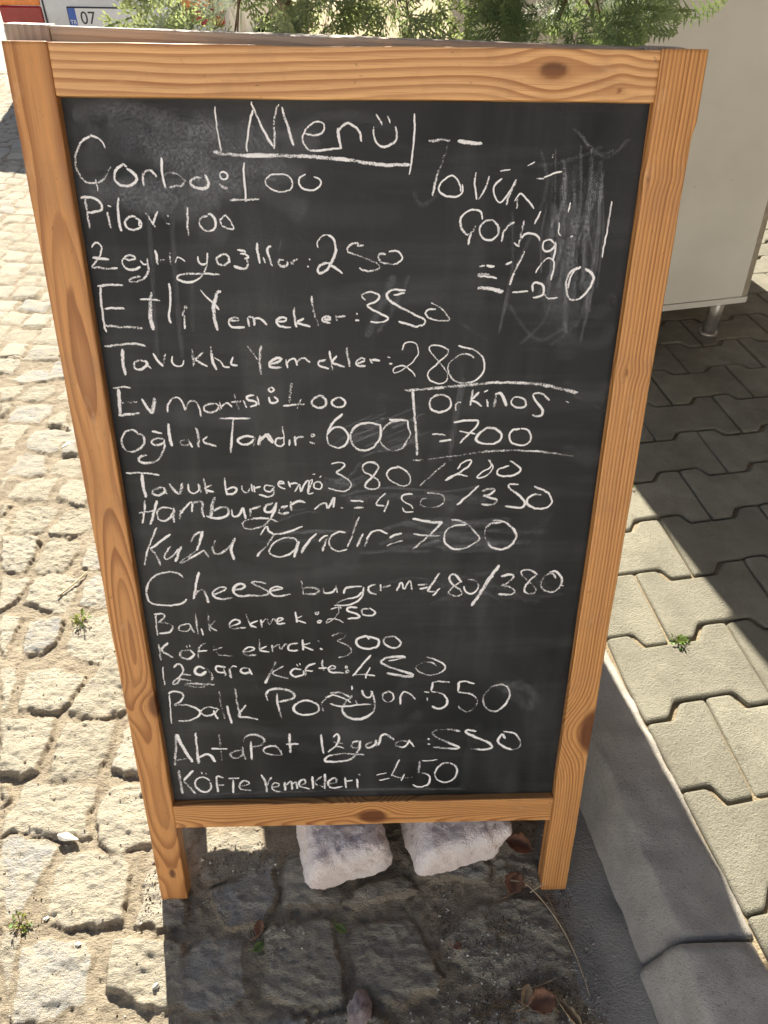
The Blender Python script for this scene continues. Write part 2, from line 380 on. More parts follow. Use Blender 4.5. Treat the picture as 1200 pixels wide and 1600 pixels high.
# ------------------------------------------------------------------ kerb
def build_kerb():
    prof=np.array([(-.002,-.03),(0,-.01),(.002,.005),(.008,.03),(.015,.06),(.022,.085),(.0285,.104),(.0322,.1135),(.0355,.1178),(.041,.1196),(.06,.1205),(.08,.121),(.10,.121),(.12,.1205),(.134,.1195),(.140,.116),(.1425,.108),(.143,.06)])
    # refine profile
    pp=[prof[0]]
    for a,b in zip(prof[:-1],prof[1:]):
        k=max(1,int(np.hypot(*(b-a))/.007))
        for i in range(1,k+1): pp.append(a+(b-a)*i/k)
    prof=np.array(pp)
    V=[];F=[];T=[];base=0
    ye=[-1.6,-.62,-.118,.86,1.84,2.82,3.8,4.8,5.8,6.8,7.8]
    for q in range(len(ye)-1):
        y0,y1=ye[q]+.003,ye[q+1]-.003
        ns=int((y1-y0)/(.008 if y1<1.5 else .04))+2
        ys=np.linspace(y0,y1,ns);dz=[0,.002,-.003,0,.002,-.002,.003,0,-.003,.002][q];dx=[0,-.004,.006,0,.003,-.002,.002,0,0,0][q]
        Yg,K=np.meshgrid(ys,np.arange(len(prof)),indexing='ij')
        tt=prof[:,0][None]+0*Yg;zz=prof[:,1][None]+0*Yg
        edge=np.minimum(Yg-y0,y1-Yg);rd=1-ss(0,.009,edge)
        nz=fbm(Yg*30+q*9,tt*60+zz*60,51,4)
        zz=zz+dz*(zz>.02)+nz*.004*(zz>.0)-rd*.004*(zz>.09)-np.clip(vn(Yg*14+q*3.3,tt*12,61)-.2,0,1)*.035*ss(.098,.12,zz)*(1-ss(.045,.06,tt))
        tt=tt+dx+fbm(Yg*25,zz*60+tt*30+q,55,3)*.004+rd*.004*(K<14)
        Vx=kerb_x(Yg)+tt
        v=np.stack([Vx,Yg,zz],-1).reshape(-1,3);V.append(v);m=len(prof)
        I=np.arange(ns*m).reshape(ns,m)+base
        F.append(np.stack([I[:-1,:-1],I[:-1,1:],I[1:,1:],I[1:,:-1]],-1).reshape(-1,4))
        # end caps
        T.append(np.full(ns*m,rng.random()))
        base+=ns*m
        for e in (0,ns-1):
            c=np.array([[kerb_x(ys[e])+.07,ys[e],.03]]);V.append(c);T.append([.5])
            r=I[e];tri=np.stack([r[:-1],r[1:],np.full(m-1,base),np.full(m-1,base)],-1)
            F.append(tri if e else tri[:,[1,0,2,3]]);base+=1
    V=np.concatenate(V);F=np.concatenate(F);T=np.concatenate([np.ravel(t) for t in T])
    fl=[tuple(q) if q[2]!=q[3] else tuple(q[:3]) for q in F]
    tag(mesh_obj('kerb',V,fl,M_KERB,None,{'tone':T}),kind='structure')
build_kerb()
# ------------------------------------------------------------------ pavement of interlocking pavers
def clip(P,fn):
    out=[];n=len(P)
    for i in range(n):
        a,b=P[i],P[(i+1)%n];da,db=fn(a),fn(b)
        if da>=0: out.append(a)
        if (da>=0)!=(db>=0):
            t=da/(da-db);out.append(a+(b-a)*t)
    return out
def inset(P,d):
    n=len(P);o=[]
    for i in range(n):
        a,b,c=P[i-1],P[i],P[(i+1)%n];e1=(b-a);e2=(c-b);l1=np.hypot(*e1)+1e-9;l2=np.hypot(*e2)+1e-9
        n1=np.array([-e1[1],e1[0]])/l1;n2=np.array([-e2[1],e2[0]])/l2;k=1+n1@n2
        o.append(b+(n1+n2)/max(k,.5)*d)
    return o
def build_pavers():
    O=np.array([.743,.450]);e1=np.array([.26,.0405]);e2=np.array([.0175,-.1615]);A=.0165
    V=[];F=[];T=[];r=random.Random(8)
    def line(j,sx): return O+j*e2+(j%2)*.5*e1*0+0
    up=np.array([.05,1.])
    for j in range(-30,8):
        for i in range(-8,18):
            o=O+j*e2+(i+(.5 if j%2 else 0))*e1
            top=[(0,A),(.2,A),(.275,-A),(.725,-A),(.80,A),(1,A)]
            bot=[(0,-A),(.2,-A),(.275,A),(.725,A),(.80,-A),(1,-A)]
            P=[o+s*e1+up*h for s,h in top][::-1]+[o+e2+s*e1+up*h for s,h in bot]
            P=[p+np.array([r.uniform(-.0015,.0015),r.uniform(-.0015,.0015)]) for p in P]
            P=clip(P,lambda p:p[0]-(kerb_x(p[1])+.146))
            if len(P)<3: continue
            c=np.mean(P,0)
            if c[0]>3.2 or c[1]<-.9 or c[1]>4.6: continue
            ar=.5*sum(P[k][0]*P[(k+1)%len(P)][1]-P[k][1]*P[(k+1)%len(P)][0] for k in range(len(P)))
            if ar<0: P=P[::-1];ar=-ar
            if ar<.0025: continue
            # round the corners a little
            def rnd(P,rad):
                Q=[]
                for k in range(len(P)):
                    a,b,cc=P[k-1],P[k],P[(k+1)%len(P)]
                    la=np.hypot(*(a-b));lc=np.hypot(*(cc-b));ra=min(rad,la*.3);rc=min(rad,lc*.3)
                    q0=b+(a-b)/max(la,1e-6)*ra;q1=b+(cc-b)/max(lc,1e-6)*rc
                    Q+= [q0,.25*q0+.5*b+.25*q1,q1]
                return Q
            P=[P[k] for k in range(len(P)) if np.hypot(*(P[k]-P[k-1]))>.006]
            if len(P)<3: continue
            hz=r.gauss(.119,.0014);tx,ty=r.gauss(0,.010),r.gauss(0,.010);tn=r.random()
            rings=[(rnd(inset(P,.0022),.007),-.03),(rnd(inset(P,.0022),.007),-.006),(rnd(inset(P,.0038),.007),-.0024),(rnd(inset(P,.0065),.006),-.0006),(rnd(inset(P,.0095),.005),0.)]
            b0=len(V);m=len(P)*3
            for ring,dz in rings:
                for p in ring: V.append((p[0],p[1],hz+dz+(tx*(p[0]-c[0])+ty*(p[1]-c[1])if dz>-.02 else 0)));T.append(tn)
            for q in range(len(rings)-1):
                for k in range(m): F.append((b0+q*m+k,b0+q*m+(k+1)%m,b0+(q+1)*m+(k+1)%m,b0+(q+1)*m+k))
            F.append(tuple(b0+(len(rings)-1)*m+k for k in range(m)))
    tag(mesh_obj('pavement',V,F,M_PAV,None,{'tone':T},False),kind='structure')
    y=np.linspace(-3,30,67);b=[];
    Vs=[(float(kerb_x(t))+.138,t,.1085) for t in y]+[(16,t,.1085) for t in y];n=len(y)
    Fs=[(k,n+k,n+k+1,k+1) for k in range(n-1)]
    M=NT('joint_sand');p=M.gen();n1=M.noise(p,40.,5.,.7);n2=M.noise(p,260.,4.,.7)
    cc=M.mix(M.rng(n1,.35,.65),(.27,.20,.115),(.42,.34,.22));cc=M.mix(M.rng(n2,.55,.7,0.,.8),cc,(.13,.10,.06));M.P(Base_Color=cc,Roughness=1.,Normal=M.bump(n2,1.,.006))
    tag(mesh_obj('pavement_bed',Vs,Fs,M.m,None,None,False),kind='structure')
build_pavers()

# ------------------------------------------------------------------ chalkboard sign
LEAN=R(16.);cl,sl_=math.cos(LEAN),math.sin(LEAN)
BM=Matrix(((1,0,0,0),(0,sl_,-cl,0),(0,cl,sl_,0),(0,0,0,1)))           # board axes: across, up the board, towards the reader
L2=math.atan2(.082,1.128);BM2=Matrix.Translation((-.006,.271,0))@Matrix(((1,0,0,0),(0,math.sin(L2),-math.cos(L2),0),(0,math.cos(L2),math.sin(L2),0),(0,0,0,1)))@Matrix.Translation((0,1.1305,0))@Matrix.Rotation(R(-1.15),4,'Z')@Matrix.Translation((0,-1.135,0))
sign=empty('chalkboard_sign',(0,0,0),'wooden a-frame menu chalkboard covered in white handwriting, standing on the cobbles','chalkboard')
def wood_piece(name,W,T,L,fn,mat,M,su=.0024,sv=.004,bow=0.,edge=None,end=.0):
    """local x across, y along, z thickness (front at 0, back at -T)"""
    r=.0018
    nu=max(4,int(W/su));nt_=max(3,int(T/su/1.5))
    loop=[]
    def arc(cx,cz,a0):
        for k in range(4):
            a=a0+math.pi/2*k/3;loop.append((cx+r*math.cos(a),cz+r*math.sin(a)))
    arc(W/2-r,-r,0)
    for k in range(1,nu): loop.append((W/2-r-(W-2*r)*k/nu,0))
    arc(-W/2+r,-r,math.pi/2)
    for k in range(1,nt_): loop.append((-W/2,-r-(T-2*r)*k/nt_))
    arc(-W/2+r,-T+r,math.pi)
    for k in range(1,nu): loop.append((-W/2+r+(W-2*r)*k/nu,-T))
    arc(W/2-r,-T+r,1.5*math.pi)
    for k in range(1,nt_): loop.append((W/2,-T+r+(T-2*r)*k/nt_))
    lp=np.array(loop);m=len(lp)
    n=max(2,int(L/sv));vs=np.linspace(0,L,n+1)
    vs=np.concatenate([[0,.0006],vs[1:-1],[L-.0006,L]]);sc_=np.ones(len(vs));ins=np.zeros(len(vs));ins[0]=ins[-1]=.0011
    U=lp[:,0][None]*np.ones((len(vs),1));Z=lp[:,1][None]*np.ones((len(vs),1));Vv=vs[:,None]*np.ones((1,m))
    U=U*(1-2*ins[:,None]/W);Z=(Z+T/2)*(1-2*ins[:,None]/T)-T/2
    U=U+fbm(Vv*9+L*3,Z*40,int(L*1000)%50,3)*.0010
    if edge is not None: U=U+edge(Vv,U)
    ring,kn=fn(U,Vv,Z)
    v=np.stack([U,Vv,Z],-1).reshape(-1,3);I=np.arange(len(vs)*m).reshape(len(vs),m)
    F=np.stack([I[:-1],np.roll(I[:-1],-1,1),np.roll(I[1:],-1,1),I[1:]],-1).reshape(-1,4)
    f=[tuple(q) for q in F]+[tuple(I[0][::-1]),tuple(I[-1])]
    return mesh_obj(name,v,f,mat,sign,{'ring':ring.ravel(),'knot':kn.ravel()},True,M)
def grain(freq,u0=0.,d0=.2,amp=0.,waves=(),knots=(),seed=0,wob=.004):
    """ring radius about a pith that lies d0 behind the face and wanders along the piece; knots push the rings aside"""
    def fn(U,V,Z):
        u=U-u0;kn=np.zeros_like(U)
        u=u+wob*fbm(V*2.3+seed*3.1,U*12+seed,seed,3)
        for ku,kv,ra,st in knots:
            du=U-ku;dv=V-kv;g=np.exp(-(dv/(ra*st))**2)
            u=u-ra*1.1*np.tanh(du/(ra*.9))*g
            k=np.sqrt((du/ra)**2+(dv/(ra*1.9))**2);kn=np.maximum(kn,1-ss(.50,.86,k))
        d=d0+amp*np.zeros_like(V)
        for a,kk,ph in waves: d=d+a*np.sin(V*kk+ph)
        d=d+.006*fbm(V*5,U*3,seed+5,3)
        rr=np.sqrt(u**2+(d+Z)**2)
        return rr*freq,kn
    return fn
PW,PT,PL=.042,.026,1.171
def at(M,u,v,n=0.,along=True):
    """piece placed with its length up the board (along) or across it"""
    A=Matrix.Translation((u,v,n))
    if not along: A=A@Matrix(((0,-1,0,0),(1,0,0,0),(0,0,1,0),(0,0,0,1))).inverted()
    return M@A
notch=lambda V,U:.0030*ss(1.095,1.112,V)*ss(0.,.02,U)
wood_piece('post',PW,PT,PL,grain(185,.004,.022,0,((.010,4.6,1.9),(.006,9.5,.6),(.004,17,2.)),((.004,.060,.0075,2.2),(.022,.395,.016,2.0)),1),M_WOODL,at(BM,-.309,0,0))
wood_piece('post',PW,PT,PL,grain(250,-.16,.05,0,((.012,2.2,.3),),((.022,.335,.030,1.9),(-.016,1.06,.002,6),(-.008,.86,.0022,5)),2,.003),M_WOOD,at(BM,.309,0,0),edge=notch)
RW=.0435
wood_piece('top_rail',RW,PT-.002,.576,grain(150,.045,.012,0,((.014,3.2,1.3),(.004,11,.2)),((-.004,.474,.0105,4.2),(.012,.54,.003,5)),3,.005),M_WOODT,at(BM,-.288,1.1485,-.0008,False))
wood_piece('bottom_rail',.046,PT,.576,grain(330,.02,.018,0,((.008,6.,1.1),(.003,19,0)),((.006,.30,.017,2.4),),4,.004),M_WOOD,at(BM,-.288,.181,-.0004,False))
# rear leg frame
gr=grain(210,.03,.03,0,((.01,3,0),),(),7)
for s in (-1,1): tag(wood_piece('rear_post',PW,.024,1.136,gr,M_WOODG,at(BM2,s*.309,0,0),.006,.02))
wood_piece('rear_rail',.044,.022,.576,gr,M_WOODG,at(BM2,-.288,1.113,-.001,False),.006,.02)
wood_piece('rear_rail',.046,.022,.576,gr,M_WOODG,at(BM2,-.288,.215,-.001,False),.006,.02)
mb=MB();mb.box((-.2878,.238,-.016),(.2878,1.0908,-.011));mb.build('rear_panel',M_PANEL,sign,M=BM2)
M_METAL=plain('dull_steel',(.35,.34,.32),.4,.2,80.,.8)
for q in (-.2,.2):
    mb=MB();mb.box((q-.022,.3405,1.064),(q+.022,.3425,1.094));mb.build('hinge',M_METAL,sign)
# the slate panel
nx,ny=59,95
xs=np.linspace(-.2879,.2879,nx);ys=np.linspace(.2045,1.1265,ny);X,Y=np.meshgrid(xs,ys);Zp=-.012+0*X
I=np.arange(nx*ny).reshape(ny,nx);F=np.stack([I[:-1,:-1],I[:-1,1:],I[1:,1:],I[1:,:-1]],-1).reshape(-1,4)
Vp=np.stack([X,Y,Zp],-1).reshape(-1,3);nb=len(Vp)
Vb=[(-.2879,.2045,-.017),(.2879,.2045,-.017),(.2879,1.1265,-.017),(-.2879,1.1265,-.017)]
fl=[tuple(q) for q in F]+[(nb+3,nb+2,nb+1,nb)]+[tuple(I[0][::-1])+(nb,nb+1),tuple(I[-1])+(nb+2,nb+3),tuple(I[:,0])+(nb+3,nb),tuple(I[:,-1][::-1])+(nb+1,nb+2)]
panel=mesh_obj('panel',list(map(tuple,Vp))+Vb,fl,M_PANEL,sign,None,False,BM)
# chalk
def smooth(P,step=.0022):
    P=np.asarray(P,float)
    if len(P)==2: Q=P
    else:
        e=np.vstack([2*P[0]-P[1],P,2*P[-1]-P[-2]]);Q=[]
        for k in range(1,len(e)-2):
            p0,p1,p2,p3=e[k-1:k+3]
            for t in np.linspace(0,1,9)[:-1]:
                Q.append(.5*((2*p1)+(-p0+p2)*t+(2*p0-5*p1+4*p2-p3)*t*t+(-p0+3*p1-3*p2+p3)*t**3))
        Q.append(P[-1]);Q=np.array(Q)
    s=np.concatenate([[0],np.cumsum(np.hypot(*np.diff(Q,axis=0).T))]);n=max(3,int(s[-1]/step)+1);t=np.linspace(0,s[-1],n)
    return np.stack([np.interp(t,s,Q[:,0]),np.interp(t,s,Q[:,1])],1),t
def ribbons(name,strokes,mat,label,z0):
    V=[];F=[];E=[];A=[];r=np.random.default_rng(len(strokes)+int(z0*1e6)%97)
    for q,(wd,al,P) in enumerate(strokes):
        Q,t=smooth(P);n=len(Q)
        T=np.gradient(Q,axis=0);T/=np.hypot(*T.T)[:,None]+1e-9;N=np.stack([-T[:,1],T[:,0]],1)
        Q=Q+N*(fbm(t*260,np.full(n,q*3.7),5,2)*.0009)[:,None]*(1 if mat is M_CHALK else 0)
        ew=np.minimum(t,t[-1]-t);ew=.55+.45*ss(0,.003,ew)
        hw=wd*.5*1.04*ew*(1+.35*fbm(t*55+q*5.1,np.full(n,q*1.3),9,3))
        pr=al if mat is M_SMEAR_AND_HAZE else np.clip(.52+.22*(1-float(ss(.0022,.0040,np.array(wd))))+r.normal(0,.12)+.6*fbm(t*38+q*2.7,np.full(n,q*.9),15,3),0,1)
        b=len(V);z=z0+.00002*(q%9)
        cols=((-1.,0.),(-.55,.8),(0.,1.),(.55,.8),(1.,0.))
        for k in range(n):
            for c,e in cols:
                V.append((Q[k,0]+N[k,0]*hw[k]*c,Q[k,1]+N[k,1]*hw[k]*c,z));E.append(e);A.append(pr if np.isscalar(pr) else pr[k])
        for k in range(n-1):
            for c in range(4): F.append((b+k*5+c,b+k*5+c+1,b+k*5+5+c+1,b+k*5+5+c))
    o=mesh_obj(name,V,F,mat,panel,{'edge':E,'press':A},False)
    if label:o['label']=label
    return o
SM=[]
for l in '''8 40 2481 10593 2530 9893 2481 9133
20 35 1995 10362 2045 9884 2050 9379
20 24 2496 10681 2507 9992 2490 9245
14 35 2494 10496 2483 10243 2356 9983
16 52 2067 10768 2136 10324 2085 9855
14 25 2470 10605 2537 10069 2457 9498
9 25 1978 10622 1980 10255 1958 9871
20 37 2125 10447 2088 10242 2048 10031
13 36 2093 10692 2197 10004 2128 9257
8 32 2102 10717 2147 10119 2163 9478
16 26 1981 10856 2022 10278 1940 9660
8 41 2321 10582 2286 10029 2200 9440
16 19 2086 10514 2161 10031 2057 9520
17 35 2107 10610 2112 10372 2015 10127
9 43 2482 10544 2489 10314 2398 10077
9 28 2184 10673 2256 10108 2171 9504
16 18 2482 10403 2548 9773 2507 9096
19 30 2439 10685 2388 10219 2538 9729
8 51 2212 10517 2262 10079 2282 9618
7 47 2098 10514 2175 9921 2180 9286
15 48 2047 10304 2018 9993 2112 9670
12 52 2399 10667 2422 10095 2410 9483
17 29 2340 10866 2379 10216 2405 9513
11 31 2301 10354 2311 9945 2349 9517
18 54 2387 10362 2398 9835 2510 9274
21 35 2232 10893 2292 10375 2273 9823
11 32 2466 10805 2499 10195 2541 9539
16 27 2373 10444 2352 10195 2323 9939
17 48 2274 10352 2273 9876 2351 9373
20 44 2031 10338 2131 9881 1929 9398
19 26 1949 10363 1911 10021 1956 9667
18 31 2371 10728 2392 10306 2365 9863
17 29 2503 10429 2548 9705 2468 8919
10 40 2446 10754 2464 10446 2295 10126
20 29 2090 10384 2078 10068 2049 9741
21 32 2369 10803 2373 10500 2327 10185
12 34 2195 10347 2231 10142 2269 9932
12 45 1832 10843 1926 10549 1868 10243
20 50 2115 10648 2085 10396 2264 10137
11 46 2445 10558 2481 9930 2533 9255
7 29 2425 10489 2389 10175 2398 9849
18 50 2225 10454 2231 9771 2281 9033
21 26 2483 10638 2570 10090 2581 9506
21 34 2447 10586 2417 10298 2313 10000
6 265 2295 9733 2314 9330 2328 8713
5 218 2080 10064 2094 9677 2098 9105
5 232 2229 10033 2247 9644 2252 9104
7 157 2250 10474 2268 10104 2261 9697
4 242 2374 10280 2394 9902 2410 9326
4 291 2178 9803 2195 9404 2195 8885
6 199 2117 10645 2132 10283 2127 9839
5 156 2210 10728 2227 10369 2234 9848
4 240 2137 10093 2153 9707 2146 9253
11 39 2132 11047 2491 10791 2727 10966
11 42 1543 9026 1636 9640 1809 10029
11 43 1771 8883 2033 9166 2132 9575
11 42 1584 10278 1631 9706 1543 9026
11 43 1588 9372 1982 8954 2392 9166
11 43 2135 8883 2428 9166 2483 9575
11 39 1746 10699 2134 10760 2446 10878
11 39 2200 11019 2389 10820 2581 10850
21 36 -2 7559 260 7674
24 16 212 7658 559 7810
10 22 448 7718 838 7890
15 20 49 7830 450 8004
13 15 119 7811 513 7983
11 26 112 7880 505 8051
18 18 89 8018 289 8105
11 15 -420 7688 -169 7797
22 21 326 8038 677 8190
21 33 73 7948 316 8054
16 22 16 7797 211 7882
10 28 -130 7871 271 8045
12 24 -278 7770 133 7949
10 20 -151 7561 227 7727
20 37 -119 7811 242 7968
14 36 -98 7820 148 7926
17 16 286 7805 683 7979
17 21 -243 7915 140 8080
19 27 264 7952 511 8060
17 30 326 7898 658 8043
24 23 360 7935 746 8103
13 19 -453 7815 -110 7963
21 29 -128 7727 198 7869
11 38 156 7672 459 7805
22 27 -307 7677 29 7824
20 29 43 7691 250 7782
25 68 567 7749 677 7892
25 46 187 7622 643 7748
22 91 355 9638 218 9303 56 8970
15 56 527 9638 324 9234 184 9026
10 60 -2159 10558 -2204 9826 -2276 8745
12 61 -1910 10501 -1964 9826 -1985 9301 -1999 8744
8 55 -1790 9698 -1862 9027
13 47 -297 7288 -104 7253 91 7402
13 46 -404 7280 -211 7245 -14 7488
13 47 -469 7200 -275 7165 -79 7203
13 47 -480 7146 -285 7111 -89 7195
13 47 -467 7237 -273 7202 -78 7262
13 47 -332 7230 -138 7195 58 7298
13 46 -485 7293 -293 7258 -97 7354
18 39 -284 7050 266 7156 975 7099 1445 7164
13 111 -206 7006 582 7042 1537 6974
10 64 783 6487 999 6534 1215 6545
19 38 1017 6642 1318 6681 1623 6643
17 93 1233 6420 1456 6440 1685 6387
9 68 1561 6332 1856 6388 2155 6384
13 88 1011 6300 1365 6353 1721 6370
13 84 1152 6268 1506 6287 1861 6301
13 52 818 6389 1181 6469 1549 6453
16 53 -32 6257 410 6277 854 6264
11 40 719 6490 1111 6515 1503 6530
9 76 1556 6570 1953 6538 2349 6543
12 97 1206 6629 1531 6672 1856 6708
11 86 1550 6354 1792 6380 2035 6390
8 80 869 6588 1241 6639 1615 6630
8 55 731 6343 1137 6415 1545 6426
8 43 926 6481 1319 6508 1711 6564
16 57 930 6335 1223 6332 1516 6354
15 87 500 6664 882 6697 1266 6690
16 78 178 6542 532 6666 892 6520
9 81 772 6466 1173 6538 1579 6489
16 82 210 6378 594 6499 982 6432
9 63 1027 6627 1387 6689 1750 6697
13 77 298 6322 658 6348 1016 6425
10 40 -1207 6431 -724 6453 -322 6440
10 40 -1322 6420 -839 6442 -437 6428
10 40 -1333 6526 -852 6548 -452 6535
10 40 -1024 6544 -543 6566 -142 6553
10 40 -1219 6559 -739 6581 -339 6568
10 40 -1065 6555 -585 6577 -184 6564
16 83 1175 8519 1102 8062 1051 7502
10 159 1054 7081 1106 6820
7 43 466 5607 884 5757 1476 5711 1920 5441
7 65 1216 5478 1626 5732 2233 5583 2658 5608
7 57 736 5649 1148 5877 1744 5753 2191 5494
7 72 899 5473 1317 5643 1916 5578 2351 5492
7 69 1079 5828 1492 5929 2079 5930 2532 5632
7 68 130 5652 546 5879 1136 5755 1569 5585
8 83 1968 3949 2204 4191 2520 3800
8 83 1827 4148 2390 3678 2368 3876
8 83 1941 4084 2249 3876 2267 3667
8 82 1872 4196 2270 4025 2440 3936
8 82 1965 4174 2321 4092 2509 3919
8 83 1986 4039 2364 4021 2411 3690
20 49 -482 2192 489 2178 1467 2163
14 38 -2699 2150 -1449 2167 -482 2179
10 32 -1203 6736 -999 6840 -682 6880
12 32 -1166 6683 -763 6820 -526 6835
10 20 -825 10007 -910 9700
6 143 2225 9373 2599 9235 2785 9441
6 145 2265 9025 2646 8882 2835 9096
6 150 2331 8441 2725 8288 2918 8514
6 156 2420 7657 2831 7490 3031 7735
10 40 543 10455 645 10334 840 10456
8 101 -1633 11156 -1160 10853 -261 11139 371 11033
6 187 -2565 11121 -1885 11126 -1466 10963
7 11 -1939 7244 -1430 7480
7 13 619 4440 1196 4431
12 11 -2277 8011 -2082 7967
11 11 965 9199 1479 8917
9 14 1987 3054 2374 2761
13 14 -485 2704 -222 2687
10 11 841 7930 1279 8159
7 10 170 9481 379 9332
10 11 2420 8323 2975 8074
12 10 1817 9764 2173 9609
8 10 -693 10056 -244 9685
7 11 1660 9537 1926 9307
6 13 643 5179 1198 4601
13 13 1353 5818 1726 6009
14 12 -615 5826 -306 5853
11 13 -1538 4217 -1342 3962
14 381 -2431 10449 -1773 10405 -1226 10516
10 381 -1787 10743 -1233 10588 -784 10784
11 348 -2622 10499 -2118 10344 -1461 10471
15 246 -2062 10718 -1623 10731 -554 10624
9 243 -2765 10724 -2211 10795 -1523 10643
12 306 -2450 11102 -1732 10909 -1397 11134
14 169 -2792 11115 -2238 11189 -1522 10921
8 190 -2119 10549 -1708 10572 -1145 10500
10 262 -1718 10493 -1072 10534 -566 10244
9 334 -2173 10849 -1670 10885 -899 10955
14 305 -1602 10920 -1161 10929 -389 10876
9 250 -2743 10452 -2308 10470 -1429 10335
12 293 -2861 10420 -2277 10420 -1372 10041
9 255 -2691 10928 -2161 10863 -1371 10965
6 265 -445 9362 33 9435 908 9438
6 190 -478 3381 281 3205 831 3673
6 267 -1841 6132 -960 5868 -49 6124
6 245 -2506 3502 -1506 3361 -679 2964
5 248 -718 10264 -14 10229 428 10245
5 298 -2713 8083 -2191 8128 -1183 7996
4 323 -2923 6591 -2015 6877 -1327 6470
5 244 -2318 8057 -1481 8038 -1224 8290
4 304 -1396 6214 -500 6131 10 6290
4 222 -1293 8299 -694 8480 -255 8706
3 120 -12 7161 -79 6728 -263 6196
5 91 558 3094 424 2472 307 2083
4 113 235 8346 188 7961 143 7694
4 149 928 7843 846 7438 822 7048
4 170 1662 3432 1546 2826 1513 2130
3 131 1446 6555 1419 6094 1284 5711
4 141 1713 5923 1577 5435 1600 4898
3 127 1179 9173 1150 8820 1112 8312
3 144 2346 6862 2232 6414 2286 5831
3 177 604 4428 506 3871 426 3208'''.strip().split('\n'):
    t=list(map(int,l.split()));SM.append((t[1]/1e4*1.25,t[0]/100*(1.45 if t[1]<90 else 1.25),np.array(t[2:],float).reshape(-1,2)/1e4))
ribbons('chalk_smudge_and_haze',SM,M_SMEAR_AND_HAZE,'pale wiped chalk smears, with painted lens haze at the top left',-.0118)  # wiped smears; the broad top-left strokes paint lens glare as pale haze
TXT=dict(heading='Menü, framed and underlined',corba='Çorba: 100',pilav='Pilav: 100',zeytinyaglilar='Zeytinyağlılar: 250',etli='Etli Yemekler: 350',tavuklu='Tavuklu Yemekler: 280',ev_mantisi='Ev mantısı: 400',oglak='Oğlak Tandır: 600',orkinos='Orkinos = 700 between two rules',tavuk_burger='Tavuk burger: 380/280',hamburger='Hamburger M. = 450/350',kuzu='Kuzu Tandır = 700',cheeseburger='Cheese burger M = 480/380',balik_ekmek='Balık ekmek: 250',kofte_ekmek='Köfte ekmek: 300',izgara_kofte='Izgara köfte: 450',balik_porsiyon='Balık Porsiyon: 550',ahtapot='Ahtapot Izgara: 550',kofte_yemekleri='Köfte Yemekleri = 450',tavuk_corba='Tavuk çorba = 120, half smudged',notes=None)
cur=None;GR=[]
